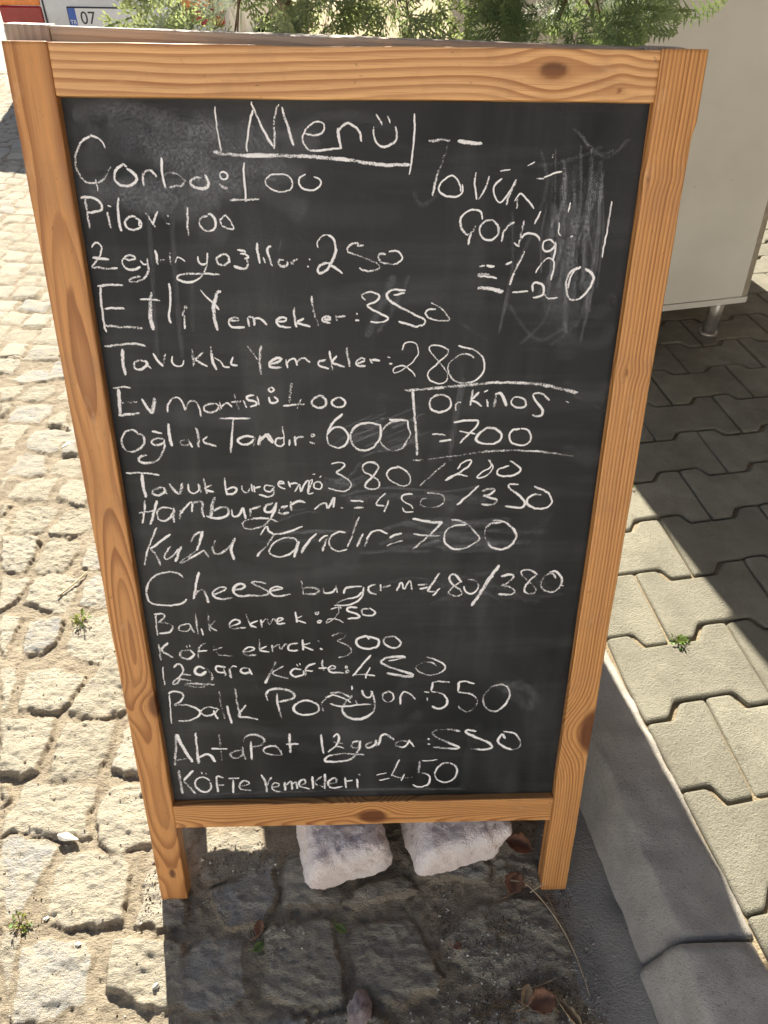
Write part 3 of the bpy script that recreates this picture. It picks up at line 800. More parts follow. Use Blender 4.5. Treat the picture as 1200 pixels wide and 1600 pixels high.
for l in '''G heading
20 -1408 11205 -1407 11089 -1401 10978 -1388 10865 -1377 10816
23 -1041 11181 -1071 11091 -1099 10980 -1123 10881 -1122 10810
25 -1048 11249 -1046 11222 -1012 11147 -965 11037 -916 10946 -865 10862
35 -789 11231 -815 11176 -837 11080 -843 10968 -851 10841
32 -759 11204 -732 11122 -699 11011 -672 10913 -658 10871
25 -542 10981 -472 10961 -392 10971 -351 11014 -354 11062 -404 11083 -476 11062 -536 11005 -565 10935 -547 10871 -485 10829 -397 10827 -300 10837 -180 10853
35 -208 11029 -210 10973 -195 10902 -185 10845
29 -214 10973 -185 11029 -121 11068 -58 11051 -3 11002 24 10911
22 164 11150 196 11108 228 11060
22 271 11137 291 11109 307 11077
29 140 11045 140 10982 164 10912 220 10865 293 10874 356 10920 372 10963 358 11047
22 540 11160 546 11035 541 10893 523 10749 504 10615
48 -1457 10805 -1355 10792 -1197 10779 -1038 10780 -878 10781 -686 10780 -495 10775 -302 10761 -110 10745 84 10721 262 10704 391 10705 505 10706
G corba
19 -2518 10836 -2541 10886 -2574 10925
28 -2574 10925 -2626 10941 -2708 10912 -2773 10856 -2819 10771 -2834 10685 -2817 10598 -2772 10540 -2696 10519 -2604 10541 -2539 10600 -2496 10672
22 -2658 10555 -2658 10504 -2652 10445
35 -2329 10673 -2367 10688 -2427 10658 -2464 10593 -2462 10535 -2411 10498 -2331 10499 -2271 10528 -2248 10572 -2267 10609 -2341 10652
32 -2186 10616 -2186 10558 -2183 10499
32 -2190 10587 -2154 10624 -2104 10639 -2048 10581
32 -1975 10755 -1986 10661 -1986 10559 -1972 10478
42 -1975 10589 -1915 10618 -1837 10604 -1784 10575 -1773 10531 -1825 10498 -1931 10486
35 -1607 10576 -1656 10576 -1707 10546 -1704 10502 -1641 10480 -1569 10481 -1534 10510 -1538 10547 -1564 10606
23 -1412 10607 -1386 10629 -1346 10622 -1333 10585 -1368 10556 -1407 10570 -1412 10607
52 -1428 10518 -1382 10489 -1343 10475 -1406 10496
23 -1162 10717 -1174 10623 -1171 10535 -1167 10446 -1169 10356
29 -1328 10363 -1246 10374 -1132 10371 -1033 10379
23 -824 10617 -905 10602 -956 10558 -944 10506 -881 10462 -793 10448 -718 10470 -691 10523 -704 10581 -759 10610 -840 10610
21 -549 10612 -607 10582 -621 10530 -587 10486 -515 10464 -441 10479 -399 10517 -405 10561 -469 10590
G pilav
36 -2798 10385 -2796 10303 -2798 10197 -2796 10090
29 -2839 10380 -2765 10393 -2680 10371 -2640 10319 -2656 10266 -2724 10250 -2798 10243
29 -2591 10251 -2588 10183 -2577 10098
26 -2578 10304 -2545 10304
33 -2460 10387 -2475 10289 -2487 10183 -2475 10068
33 -2308 10207 -2364 10214 -2418 10176 -2426 10122 -2374 10084 -2299 10092 -2261 10130 -2271 10176 -2318 10191
26 -2271 10176 -2286 10130 -2263 10115
29 -2205 10245 -2165 10177 -2125 10108
29 -2080 10261 -2113 10200 -2146 10131
33 -1987 10223 -1981 10208
36 -2005 10147 -1973 10139
30 -1774 10300 -1782 10201 -1792 10109 -1787 10032
30 -1570 10225 -1638 10202 -1668 10148 -1633 10087 -1568 10071 -1507 10110 -1500 10180 -1536 10233 -1569 10233
30 -1388 10234 -1451 10172 -1415 10118 -1318 10088 -1337 10157 -1388 10234
G zeytinyaglilar
27 -2804 9906 -2778 9949 -2733 9952 -2706 9906 -2728 9842 -2775 9785 -2839 9713
30 -2816 9806 -2735 9800 -2646 9793
30 -2840 9708 -2764 9709 -2676 9699 -2569 9706
33 -2481 9793 -2407 9786 -2366 9808 -2416 9829 -2478 9815 -2514 9771 -2493 9714 -2421 9685 -2327 9714
23 -2325 9779 -2292 9743 -2254 9750
34 -2247 9801 -2248 9736 -2258 9663 -2312 9597 -2392 9568 -2468 9568 -2425 9604 -2339 9622
37 -2153 9887 -2145 9837 -2145 9772 -2141 9743
40 -2191 9772 -2122 9780 -2069 9783
30 -2010 9830 -2007 9794 -2008 9744
23 -2010 9855 -2001 9845
23 -1958 9758 -1929 9816 -1879 9795 -1851 9773
27 -1717 9824 -1715 9773 -1673 9737 -1634 9752
27 -1615 9860 -1620 9788 -1637 9723 -1691 9635 -1766 9576 -1859 9561 -1955 9591 -1943 9627 -1849 9650 -1728 9650 -1621 9650 -1500 9639
34 -1458 9846 -1515 9810 -1512 9759 -1461 9738 -1405 9760 -1386 9810 -1421 9846 -1466 9846
30 -1394 9810 -1383 9760
34 -1296 9889 -1236 9883 -1207 9868
30 -1269 9847 -1217 9847 -1173 9818 -1227 9804
34 -1212 9811 -1193 9760 -1219 9709 -1281 9702 -1348 9727
34 -1082 9961 -1086 9889 -1076 9818 -1070 9753
24 -1035 9818 -1009 9760
34 -938 9925 -976 9911 -977 9847 -954 9775 -934 9728
34 -809 9789 -855 9789 -867 9753 -828 9724 -781 9739 -779 9775
34 -741 9775 -720 9739 -718 9775 -663 9804
27 -549 9797 -534 9790
31 -567 9732 -553 9717
24 -446 9913 -452 9970 -405 10027 -337 10041
37 -337 10041 -278 9992 -257 9913 -274 9834 -322 9747 -377 9681 -439 9659 -453 9703 -406 9754 -344 9762
31 -344 9762 -269 9711 -193 9652
34 33 9943 -36 9935 -20 9953 -74 9957 -135 9914 -120 9871 -22 9835 101 9792 193 9748 193 9704 100 9682 23 9689 -15 9711
34 269 9850 208 9857 193 9807 247 9763 347 9749
27 347 9749 424 9778 446 9829 399 9879 300 9879
G etli
37 -2811 9517 -2724 9530 -2622 9534 -2539 9526
27 -2782 9509 -2795 9385 -2802 9233 -2801 9097 -2788 9036
31 -2772 9284 -2676 9293 -2557 9289
42 -2800 9105 -2689 9097 -2552 9088 -2397 9079
52 -2251 9460 -2270 9352 -2287 9250 -2292 9148 -2274 9058
27 -2380 9385 -2287 9382 -2168 9372
34 -2049 9551 -2045 9469 -2057 9369 -2078 9268 -2095 9199 -2077 9131
28 -1903 9318 -1912 9285 -1882 9293 -1896 9322
35 -1919 9276 -1947 9208
38 -1929 9217 -1928 9148 -1931 9070
28 -1725 9482 -1667 9411 -1596 9344 -1546 9271
52 -1504 9469 -1542 9461 -1575 9386 -1598 9319 -1601 9234 -1597 9148 -1580 9053
31 -1452 9157 -1387 9157 -1334 9174 -1384 9196 -1444 9169 -1448 9122 -1402 9088 -1279 9088
35 -1245 9191 -1226 9096
35 -1236 9200 -1175 9191 -1173 9105
31 -1167 9183 -1106 9183 -1032 9114
32 -916 9148 -863 9148 -818 9174 -861 9200 -914 9174 -926 9131 -875 9096 -770 9088
35 -725 9302 -729 9200 -708 9088
32 -625 9183 -697 9140 -637 9114 -558 9096
35 -537 9421 -524 9319 -502 9200 -470 9105
35 -406 9174 -336 9174 -361 9208 -414 9191 -416 9157 -337 9134
39 -282 9217 -257 9148
35 -265 9200 -168 9209
28 -54 9234 -36 9226
35 -63 9165 -19 9157
28 52 9379 9 9421 35 9451 114 9463 192 9438 201 9396 148 9354 70 9316 183 9252 298 9191 272 9157 201 9140 104 9145
32 487 9480 391 9489 313 9472 284 9430 323 9371 429 9303 571 9235 696 9174 707 9131 628 9096 538 9113 414 9152
21 357 9430 427 9447 479 9455
28 825 9286 746 9278 712 9235 767 9183 892 9157 981 9166 942 9226 878 9295 770 9351
G tavuklu
39 -2836 8879 -2720 8891 -2596 8905 -2473 8905 -2388 8884
46 -2647 8852 -2658 8746 -2661 8638 -2655 8556
35 -2421 8709 -2489 8727 -2544 8673 -2529 8628 -2458 8628 -2398 8682 -2418 8727
28 -2413 8700 -2360 8628
32 -2320 8802 -2269 8718 -2223 8655
35 -2179 8798 -2206 8727 -2223 8655
25 -2103 8771 -2119 8709 -2080 8664 -2009 8663 -1984 8726
39 -1881 8851 -1882 8762 -1881 8654
32 -1761 8816 -1840 8744 -1850 8726 -1792 8690 -1724 8657
46 -1676 8878 -1667 8780 -1658 8690 -1630 8614
32 -1643 8753 -1576 8708 -1545 8653 -1483 8644
29 -1438 8762 -1461 8699 -1454 8671 -1392 8662
28 -1269 8877 -1204 8797 -1164 8725
47 -1117 8886 -1133 8779 -1141 8671 -1136 8561
36 -1033 8680 -951 8698 -895 8734 -957 8746 -1022 8698 -1026 8643 -900 8643
32 -846 8733 -839 8684 -833 8634
29 -835 8684 -795 8733 -750 8746 -734 8706 -725 8661
29 -728 8688 -691 8737 -640 8746 -603 8723 -575 8701
32 -396 8727 -475 8705 -476 8660 -366 8626
29 -360 8827 -341 8727 -326 8611
32 -273 8772 -331 8694 -264 8671 -187 8649
36 -161 8864 -151 8772 -131 8649
33 -53 8682 37 8716 4 8749 -57 8705 -42 8660 48 8659
33 93 8738 126 8682
33 115 8727 211 8715
33 293 8760 327 8749
36 316 8686 350 8677
18 463 8833 480 8903 557 8925 624 8892 642 8804 595 8715 507 8636 407 8580 362 8580 372 8636 473 8659 553 8613 617 8533
25 993 8837 880 8881 791 8885 765 8848 817 8770 899 8680 970 8590 981 8498 908 8452 805 8476 757 8545 789 8613 898 8714 973 8792 982 8837
29 1278 8747 1219 8787 1119 8781 1021 8714 984 8635 1018 8533 1124 8463 1249 8463 1359 8532 1403 8645 1367 8758 1272 8836 1091 8881
G ev_mantisi
36 -2814 8406 -2722 8421 -2618 8413
47 -2762 8398 -2763 8313 -2771 8219 -2786 8092
40 -2757 8234 -2665 8242 -2566 8249
47 -2802 8084 -2701 8100 -2562 8115
40 -2516 8281 -2467 8194 -2425 8110
58 -2363 8296 -2391 8202 -2418 8106
33 -2241 8122 -2222 8217 -2160 8287 -2099 8295 -2059 8248 -2032 8145
33 -2032 8145 -1985 8232 -1921 8255 -1880 8215 -1856 8072
37 -1681 8223 -1773 8215 -1822 8160 -1775 8123 -1689 8135 -1646 8191 -1680 8230
33 -1662 8183 -1635 8143
33 -1633 8246 -1618 8159
33 -1616 8183 -1551 8230 -1494 8182
37 -1458 8340 -1442 8253 -1420 8150
37 -1497 8238 -1381 8253
29 -1358 8261 -1326 8174
33 -1231 8323 -1309 8308 -1311 8269 -1229 8253 -1209 8213 -1287 8185
33 -1202 8308 -1178 8205
29 -1030 8415 -1063 8391 -1034 8358 -997 8383 -1030 8415
33 -1061 8301 -1063 8260 -1018 8224 -960 8260 -1005 8301
48 -799 8463 -815 8358 -835 8218
33 -908 8194 -804 8202 -659 8218
29 -697 8276 -742 8160
37 -433 8299 -472 8316 -553 8275 -579 8226 -533 8176 -469 8172 -412 8209 -418 8275 -465 8308
37 -257 8299 -338 8258 -343 8217 -276 8175 -203 8200 -194 8249 -249 8299
G oglak
37 -2601 7852 -2655 7909 -2733 7902 -2796 7837 -2819 7755 -2783 7663 -2708 7641 -2609 7687 -2551 7770 -2564 7844 -2614 7868
33 -2449 7892 -2382 7880 -2334 7867
37 -2323 7793 -2391 7810 -2466 7769 -2455 7733 -2386 7727 -2328 7752
41 -2323 7793 -2326 7702 -2370 7602 -2442 7527 -2540 7498 -2625 7511 -2643 7553 -2606 7590 -2542 7600
41 -2250 7988 -2248 7899 -2252 7801 -2232 7710
37 -2045 7783 -2115 7784 -2137 7751 -2091 7717 -2026 7742 -2043 7800
34 -2030 7775 -2000 7692
48 -1935 7938 -1921 7848 -1925 7691
34 -1814 7831 -1867 7774 -1823 7741 -1717 7707
30 -1647 8042 -1516 8050 -1378 8044 -1293 8044
37 -1494 8033 -1512 7912 -1536 7780 -1555 7622
37 -1270 7820 -1379 7829 -1461 7780 -1418 7730 -1323 7738 -1264 7795
38 -1263 7812 -1279 7704
38 -1200 7820 -1207 7712
38 -1204 7762 -1128 7844 -1090 7836 -1048 7745
38 -1195 7837 -1228 7717
38 -1207 7786 -1122 7837 -1101 7794 -1047 7742
19 -930 7947 -919 7844 -916 7741
34 -921 7802 -1003 7793 -1023 7733 -968 7698 -916 7741
34 -857 7784 -858 7706
34 -790 7827 -787 7706
34 -783 7784 -741 7818 -684 7817
30 -593 7851 -553 7843 -586 7817 -602 7843
38 -621 7748 -557 7730
34 -221 8095 -295 8037 -362 7953 -405 7867
34 -414 7825 -393 7729 -295 7677 -204 7711 -161 7797 -185 7883 -265 7935 -355 7910 -414 7833
38 224 7958 93 7984 -21 7968 -103 7909 -137 7823 -105 7710 -7 7645 109 7665 191 7752 224 7856 215 7967
34 321 8022 451 8017 533 8008
30 533 8016 551 7923 577 7837 537 7768
34 537 7768 473 7663 357 7638 258 7691 211 7795 248 7907 338 7983 451 8017
G orkinos
52 498 8371 664 8380 922 8404 1180 8429 1438 8453 1696 8461 1939 8451 2146 8423 2357 8375 2512 8336
38 587 8361 603 8238 616 8084 634 7947 645 7808 663 7576
30 898 8313 825 8294 790 8218 811 8151 887 8112 990 8131 1043 8198 1011 8284 935 8317 852 8313
34 1094 8217 1098 8130
37 1090 8188 1134 8236 1163 8221
34 1285 8378 1272 8274 1264 8188
37 1361 8349 1300 8283 1273 8255 1341 8226 1400 8177
34 1454 8264 1471 8173
49 1559 8311 1547 8167
49 1541 8311 1604 8339 1656 8272 1691 8180
30 1841 8291 1767 8282 1745 8215 1815 8160 1908 8175 1901 8252 1822 8295
26 1417 8346 1462 8372
34 2192 8251 2091 8328 2015 8338 1990 8300 2055 8213 2119 8136 2117 8068 2051 8058 2002 8074
30 831 7837 907 7843 993 7830
31 920 7751 986 7762 1062 7770
34 1081 7984 1203 8007 1297 8013 1373 7999 1340 7924 1251 7825 1170 7725
30 1153 7875 1249 7861 1345 7841
34 1550 7907 1474 7913 1393 7844 1359 7774 1419 7724 1545 7713 1638 7753 1661 7833 1589 7903 1512 7919
31 1875 7902 1781 7882 1753 7802 1804 7722 1912 7697 1996 7731 2017 7811 1962 7891 1884 7905
39 607 7511 803 7524 1091 7563 1379 7606 1647 7631 1880 7630 2113 7618 2350 7586 2558 7554
G tavuk_burger
38 -2824 7370 -2688 7374 -2565 7364 -2431 7344
46 -2638 7357 -2641 7232 -2637 7139 -2627 7051
38 -2409 7184 -2507 7161 -2546 7104 -2475 7080 -2395 7126 -2399 7184
31 -2402 7161 -2368 7091
46 -2330 7229 -2276 7148 -2230 7089
54 -2171 7240 -2195 7159 -2220 7089
31 -2098 7228 -2103 7147 -2049 7100 -1980 7146 -1982 7227
35 -1972 7227 -1963 7111
42 -1912 7295 -1900 7203 -1889 7098
35 -1825 7214 -1905 7157 -1802 7121
35 -1658 7305 -1658 7189 -1647 7073
35 -1657 7085 -1560 7096 -1523 7154 -1574 7177 -1651 7143
31 -1462 7199 -1460 7141 -1399 7106 -1363 7164
31 -1348 7222 -1334 7117
31 -1313 7198 -1307 7110
31 -1310 7163 -1233 7186
31 -1084 7196 -1169 7197 -1190 7139 -1121 7115 -1075 7173
31 -1073 7196 -1079 7103 -1136 7045 -1262 7081
31 -1019 7219 -944 7230 -995 7254 -1020 7196 -937 7149
31 -900 7253 -872 7172
27 -880 7218 -805 7229 -785 7217
27 -821 7113 -763 7217 -747 7112 -699 7217 -645 7251 -666 7088
23 -645 7251 -602 7262 -662 7088 -597 7099
27 -506 7250 -582 7227 -584 7169 -510 7145 -497 7215 -549 7250
23 -599 7343 -567 7342
23 -515 7296 -493 7319
27 -370 7474 -257 7495 -208 7468 -246 7406 -310 7361 -211 7298 -136 7215 -163 7141 -239 7114 -340 7134 -416 7163
31 180 7471 80 7493 5 7445 29 7364 130 7309 206 7240 206 7171 130 7136 41 7159 41 7214 117 7296 180 7376 193 7444 142 7484
31 444 7429 344 7402 299 7335 345 7253 473 7183 562 7196 585 7292 520 7388 419 7437
31 1009 7478 899 7371 801 7277 702 7181
27 1152 7397 1211 7477 1310 7511 1312 7463 1228 7383 1105 7302 1011 7248
27 1030 7275 1155 7323 1284 7300
23 1524 7515 1586 7421 1548 7339 1463 7285 1399 7286 1458 7354 1556 7421 1536 7515
31 1790 7500 1885 7432 1928 7378 1869 7318 1743 7297 1651 7325 1659 7393 1783 7433
G hamburger
39 -2654 7011 -2664 6905 -2722 6702
39 -2505 7010 -2557 6856 -2623 6684
35 -2745 6846 -2631 6862 -2533 6880
39 -2327 6902 -2443 6915 -2522 6844 -2507 6748 -2410 6747 -2323 6842 -2315 6914
39 -2318 6890 -2332 6710
43 -2233 6877 -2258 6758
39 -2239 6830 -2152 6936 -2083 6983 -2097 6852
43 -2084 6971 -1965 6982 -1968 6851 -1953 6779
55 -1798 7051 -1840 6945 -1867 6778
43 -1931 6791 -1804 6765 -1671 6800 -1652 6896 -1747 6908 -1827 6862
39 -1610 6883 -1596 6787 -1518 6811 -1468 6906
39 -1468 6906 -1447 6750
47 -1383 6893 -1380 6785
47 -1362 6881 -1251 6928
39 -1098 6962 -1186 6927 -1202 6856 -1127 6843 -1068 6926
43 -1054 6974 -1082 6867 -1132 6759
40 -1048 6709 -1197 6759 -1372 6749 -1484 6702 -1468 6628 -1359 6615 -1225 6663 -1132 6759
39 -940 6889 -1005 6890 -1040 6842 -987 6818 -910 6841
39 -917 6925 -1004 6902
39 -881 6984 -877 6853
39 -884 6936 -795 6983 -699 6970
32 -591 6871 -524 6941 -447 6954 -423 6884 -343 7037 -359 6897
32 -269 6896 -238 6890
35 -145 6985 14 6978
36 -102 6889 14 6894
32 283 7088 206 7005 168 6935 271 6914
36 322 6990 297 6905 272 6829
28 616 7071 501 7058 489 6988 580 6931 628 6874
24 491 6889 530 6832 634 6831
32 797 7014 733 7000 722 6930 814 6886 968 6913 1017 6984 975 7054 859 7083 795 7084
32 1431 7176 1322 7065 1175 6917
40 1474 7106 1576 7133 1628 7118 1556 7049 1491 7044 1597 7007 1664 6978 1616 6922 1473 6923
40 1919 7186 1803 7192 1820 7131 1931 7046 2017 6947 1985 6876 1880 6877 1774 6900
36 2216 7044 2137 7058 2051 7003 2059 6918 2182 6860 2311 6879 2354 6972 2277 7085 2114 7162
G kuzu
36 -2555 6644 -2626 6502 -2715 6310 -2774 6114
36 -2398 6552 -2539 6441 -2668 6346
40 -2668 6346 -2606 6248 -2570 6107
36 -2419 6380 -2498 6259 -2495 6197 -2427 6221 -2317 6342
44 -2281 6378 -2324 6281 -2381 6159
40 -2157 6437 -2082 6544 -1983 6586
52 -1994 6579 -2039 6448 -2096 6315
36 -2096 6315 -2247 6207 -2330 6133 -2228 6182 -2067 6278 -2000 6314 -1956 6215
44 -1847 6458 -1888 6361 -1875 6276 -1789 6280 -1685 6359 -1599 6491
52 -1600 6479 -1653 6359 -1656 6273 -1636 6175
36 -1278 6524 -1217 6630 -1185 6642 -1178 6582 -1117 6534
36 -750 6645 -869 6591 -999 6545 -1117 6534
44 -1118 6522 -1201 6390 -1293 6294 -1341 6220
36 -824 6422 -854 6471 -960 6484 -1069 6449 -1159 6365 -1176 6268 -1082 6212 -951 6240 -838 6337 -813 6422
44 -802 6434 -839 6313 -877 6203
53 -662 6445 -730 6360 -777 6263
32 -763 6324 -661 6457 -584 6533 -584 6516
40 -437 6500 -473 6413 -510 6288
32 -550 6426 -504 6488 -437 6512
36 -47 6766 -92 6632 -138 6484 -196 6347
32 -215 6547 -303 6561 -393 6500 -424 6400 -375 6311 -286 6285 -196 6314
40 6 6533 -73 6346
41 73 6495 27 6345
36 50 6457 128 6561 217 6575 317 6529
40 340 6467 406 6508 494 6532
37 307 6354 396 6398 507 6427
44 623 6735 745 6710 879 6684 1001 6683
41 1001 6683 884 6548 754 6412 633 6295
37 639 6521 796 6499 986 6492
37 1110 6713 1210 6705 1324 6643 1419 6543 1482 6442 1407 6367 1253 6298 1128 6314 1041 6409 1040 6534 1125 6620 1302 6648
41 1632 6708 1767 6682 1885 6600 1951 6487 1905 6362 1786 6287 1647 6326 1560 6454 1551 6578 1624 6659 1745 6675
G cheeseburger
41 -2306 5927 -2379 5995 -2492 6010 -2635 5972 -2739 5879 -2798 5745 -2790 5580 -2692 5523 -2530 5506 -2385 5532 -2296 5600
37 -2101 6005 -2137 5885 -2176 5736 -2209 5599
45 -2196 5654 -2117 5735 -2060 5721 -2020 5541
41 -1949 5664 -1852 5704 -1777 5758 -1845 5778 -1932 5719 -1950 5650 -1862 5594 -1695 5619
41 -1662 5729 -1566 5755 -1528 5801 -1596 5823 -1670 5770 -1677 5688 -1599 5632 -1456 5657
41 -1257 5819 -1349 5853 -1443 5843 -1376 5793 -1264 5723 -1231 5682 -1292 5641 -1481 5644
41 -1206 5709 -1098 5735 -1039 5748 -1120 5776 -1204 5736 -1197 5667 -1105 5625 -949 5664
37 -799 5867 -792 5758 -773 5647
42 -792 5744 -674 5756 -569 5714 -630 5659 -760 5661
42 -521 5740 -500 5671 -405 5684 -344 5752
38 -355 5779 -334 5669
42 -251 5654 -226 5736 -107 5762
38 -284 5431 -345 5507 -231 5565 -79 5607 -15 5679
33 -15 5767 -152 5754 -203 5726
34 10 5752 -16 5606 -105 5518 -232 5475 -384 5478
38 161 5793 73 5751 85 5678 174 5638
38 223 5792 236 5690
38 249 5748 361 5770
38 438 5687 499 5818 538 5715 611 5845 639 5699
38 713 5771 864 5784
38 740 5713 865 5740
38 996 5955 925 5826 842 5682
38 842 5676 982 5665
34 1005 5724 920 5607
38 1291 5807 1197 5924 1123 5896 1153 5794 1258 5705 1300 5631 1213 5603 1122 5649 1181 5736 1278 5822
34 1377 5849 1480 5819 1511 5717 1440 5629 1350 5660 1320 5748
63 1765 6060 1676 5903 1586 5730 1508 5569 1438 5442
47 1803 5887 1902 5915 1967 5885 1887 5785 1826 5756 1942 5725 1998 5666 1952 5607 1785 5616
42 2281 5910 2173 5977 2073 5970 2080 5898 2190 5795 2276 5691 2257 5627 2154 5634 2122 5708 2188 5824 2257 5896
42 2527 5849 2482 5922 2383 5894 2339 5778 2380 5675 2499 5644 2593 5716 2604 5848 2516 5950 2429 5945
30 2615 5745 2642 5736
G balik_ekmek
42 -2725 5369 -2743 5230 -2749 5042
38 -2751 5369 -2646 5383 -2614 5336 -2715 5245
38 -2703 5245 -2575 5227 -2531 5164 -2592 5086 -2724 5073
38 -2303 5223 -2424 5193 -2445 5115 -2342 5104 -2295 5176
38 -2305 5207 -2253 5081
42 -2209 5376 -2213 5221 -2205 5048
30 -2156 5142 -2141 5031
46 -2053 5389 -2049 5250 -2043 5093
38 -1961 5264 -2035 5172 -1951 5098
38 -1762 5167 -1639 5228 -1700 5275 -1776 5214 -1751 5136 -1567 5148
38 -1550 5366 -1531 5273 -1488 5147
34 -1402 5255 -1511 5194 -1423 5146
42 -1362 5270 -1352 5145
38 -1339 5223 -1283 5284 -1250 5190 -1192 5283 -1144 5204
34 -1156 5220 -1061 5281 -1127 5282 -1144 5204 -1039 5203
38 -900 5387 -881 5216
30 -811 5324 -892 5263 -764 5204
30 -640 5367 -587 5376 -615 5336 -640 5367
34 -605 5243 -553 5232 -593 5202 -613 5233
25 -430 5410 -338 5446 -327 5363 -408 5255 -493 5200 -460 5262 -355 5260 -264 5206
34 -77 5436 -194 5444 -208 5392 -91 5343 -52 5281 -210 5268
34 80 5418 -12 5404 0 5327 119 5309 158 5371 80 5427
G kofte_ekmek
47 -2752 4905 -2750 4781 -2757 4636
43 -2625 4921 -2719 4798 -2581 4677
43 -2333 4791 -2451 4782 -2484 4704 -2393 4648 -2297 4718 -2346 4802
30 -2389 4864 -2378 4838
30 -2347 4881 -2339 4845
39 -2244 4663 -2210 4843 -2115 4912
34 -2247 4772 -2113 4787
39 -2028 4911 -2009 4803 -1958 4712 -1783 4691
34 -1903 4837 -2040 4786
39 -1616 4742 -1480 4794 -1551 4831 -1630 4761 -1590 4695 -1457 4703
39 -1404 4953 -1409 4757
35 -1314 4845 -1407 4775 -1276 4747
39 -1240 4861 -1232 4746
39 -1228 4807 -1151 4867 -1120 4788 -1047 4876 -1009 4768
35 -885 4884 -1004 4857 -1009 4768 -890 4765
43 -823 4943 -816 4764
35 -722 4888 -813 4836 -683 4762
39 -618 4922 -595 4900
43 -592 4796 -558 4770
35 -424 4990 -320 5041 -233 5004 -308 4935 -352 4910 -206 4825 -162 4734 -238 4663 -343 4636
39 77 4928 33 4982 -86 4931 -72 4823 62 4774 196 4818 195 4926 62 4974
39 417 4976 284 4942 300 4835 435 4778 508 4867 417 4976
G izgara_kofte
35 -2741 4527 -2755 4390 -2754 4214
39 -2591 4503 -2550 4565 -2492 4554 -2472 4469 -2522 4364 -2617 4280 -2641 4227 -2578 4247 -2527 4321
39 -2518 4396 -2374 4382
39 -2544 4322 -2461 4299 -2385 4286
44 -2176 4485 -2249 4518 -2314 4466 -2304 4402 -2229 4380 -2163 4442
53 -2150 4484 -2092 4377 -2111 4270 -2233 4175 -2371 4178 -2486 4224 -2382 4232 -2228 4219 -2073 4215
48 -1893 4500 -1993 4523 -2031 4482 -1994 4418 -1909 4416
48 -1925 4522 -1906 4352
48 -1843 4478 -1831 4318
39 -1838 4447 -1797 4520 -1738 4508
48 -1570 4473 -1655 4485 -1693 4433 -1645 4390 -1557 4409
39 -1578 4473 -1543 4366
57 -1203 4582 -1273 4425 -1372 4217
40 -1105 4507 -1258 4382 -1047 4292
40 -858 4440 -960 4456 -1008 4387 -955 4324 -839 4355 -836 4426
28 -922 4539 -901 4503
28 -883 4552 -871 4519
40 -806 4326 -788 4481 -707 4535 -661 4543
35 -802 4425 -700 4415
40 -564 4602 -571 4519 -551 4420
35 -623 4464 -505 4462
35 -483 4433 -391 4465 -435 4502 -487 4447 -450 4390 -278 4378
35 -242 4499 -220 4470 -254 4462 -242 4499
40 -232 4428 -198 4400 -244 4378 -232 4428
35 100 4673 -2 4536 -153 4319
40 -153 4336 -4 4345 157 4322
31 89 4464 47 4367 24 4276
53 578 4623 452 4639 316 4619 237 4560 317 4488 478 4415 664 4340 665 4292 503 4315 318 4361
31 339 4563 566 4620
36 1005 4475 934 4533 797 4521 719 4453 778 4367 918 4316 1056 4347 1133 4445 1048 4545 863 4626
G balik_porsiyon
31 -2713 4045 -2721 3895 -2734 3730 -2742 3534
40 -2722 4059 -2653 4106 -2539 4076 -2526 4000 -2578 3920 -2670 3867
40 -2671 3861 -2498 3863 -2375 3805 -2317 3735 -2358 3652 -2485 3585 -2639 3574
40 -2042 3770 -2157 3814 -2268 3789 -2308 3721 -2237 3663 -2137 3689 -2064 3771
36 -2130 3759 -2080 3598
45 -2012 4098 -2019 3908 -2001 3742 -1981 3602
54 -1928 3837 -1918 3698 -1890 3515
45 -1794 4147 -1788 3958 -1771 3765 -1758 3653
45 -1667 3845 -1780 3653 -1651 3622 -1511 3577
45 -1220 4041 -1218 3891 -1204 3752 -1174 3597
54 -1348 3907 -1373 4017 -1314 4097 -1162 4121 -1014 4064 -975 3981 -1043 3928 -1197 3890
45 -914 3884 -994 3803 -977 3705 -859 3647 -704 3671 -635 3754 -686 3852 -815 3904 -936 3871
45 -571 3710 -600 3836 -531 3931 -431 4011
54 -473 4025 -329 4037 -210 3959 -162 3973 -260 3854 -310 3748 -264 3623 -118 3548 29 3585 139 3707 151 3876 103 4058
36 -478 3843 -358 3795 -213 3792 -43 3819 103 3816
36 -547 3951 -426 3994 -283 3931 -187 3853
36 -171 4153 -165 4079
36 -119 3897 -91 3820
41 -29 4076 7 3970 79 3938 127 4043
41 332 4039 272 3995 272 3904 345 3847 417 3901 404 4007 332 4048
36 516 3807 519 3929 560 4034 658 3987 728 3894
32 850 4022 923 4017
32 897 3921 899 3860
41 1205 4191 1061 4203 965 4190
36 965 4190 951 4041
46 952 4026 1093 3993 1183 3884 1164 3762 1055 3718 968 3766
41 1557 4154 1422 4196 1338 4189
45 1338 4189 1330 4018
46 1330 4003 1482 3985 1596 3906 1604 3768 1536 3677 1451 3657 1347 3758
46 1969 4140 1814 4098 1714 3965 1699 3828 1782 3687 1895 3653 2010 3759 2071 3927 2034 4079 1932 4141
G ahtapot
60 -2704 3335 -2731 3104 -2788 2749
60 -2697 3335 -2635 3102 -2523 2802
42 -2766 2839 -2674 2860 -2605 2870
51 -2423 3357 -2429 3155 -2440 2770
51 -2429 2875 -2328 2947 -2241 2915 -2196 2794
55 -2091 3321 -2092 3117 -2089 2806
46 -2227 3056 -1994 3042
51 -1782 3022 -1908 2995 -1959 2922 -1885 2861 -1767 2932
51 -1778 3080 -1767 2932 -1740 2836
46 -1647 3180 -1648 3018 -1657 2825
51 -1751 3138 -1732 3240 -1650 3296 -1518 3278 -1446 3189 -1507 3103 -1655 3071
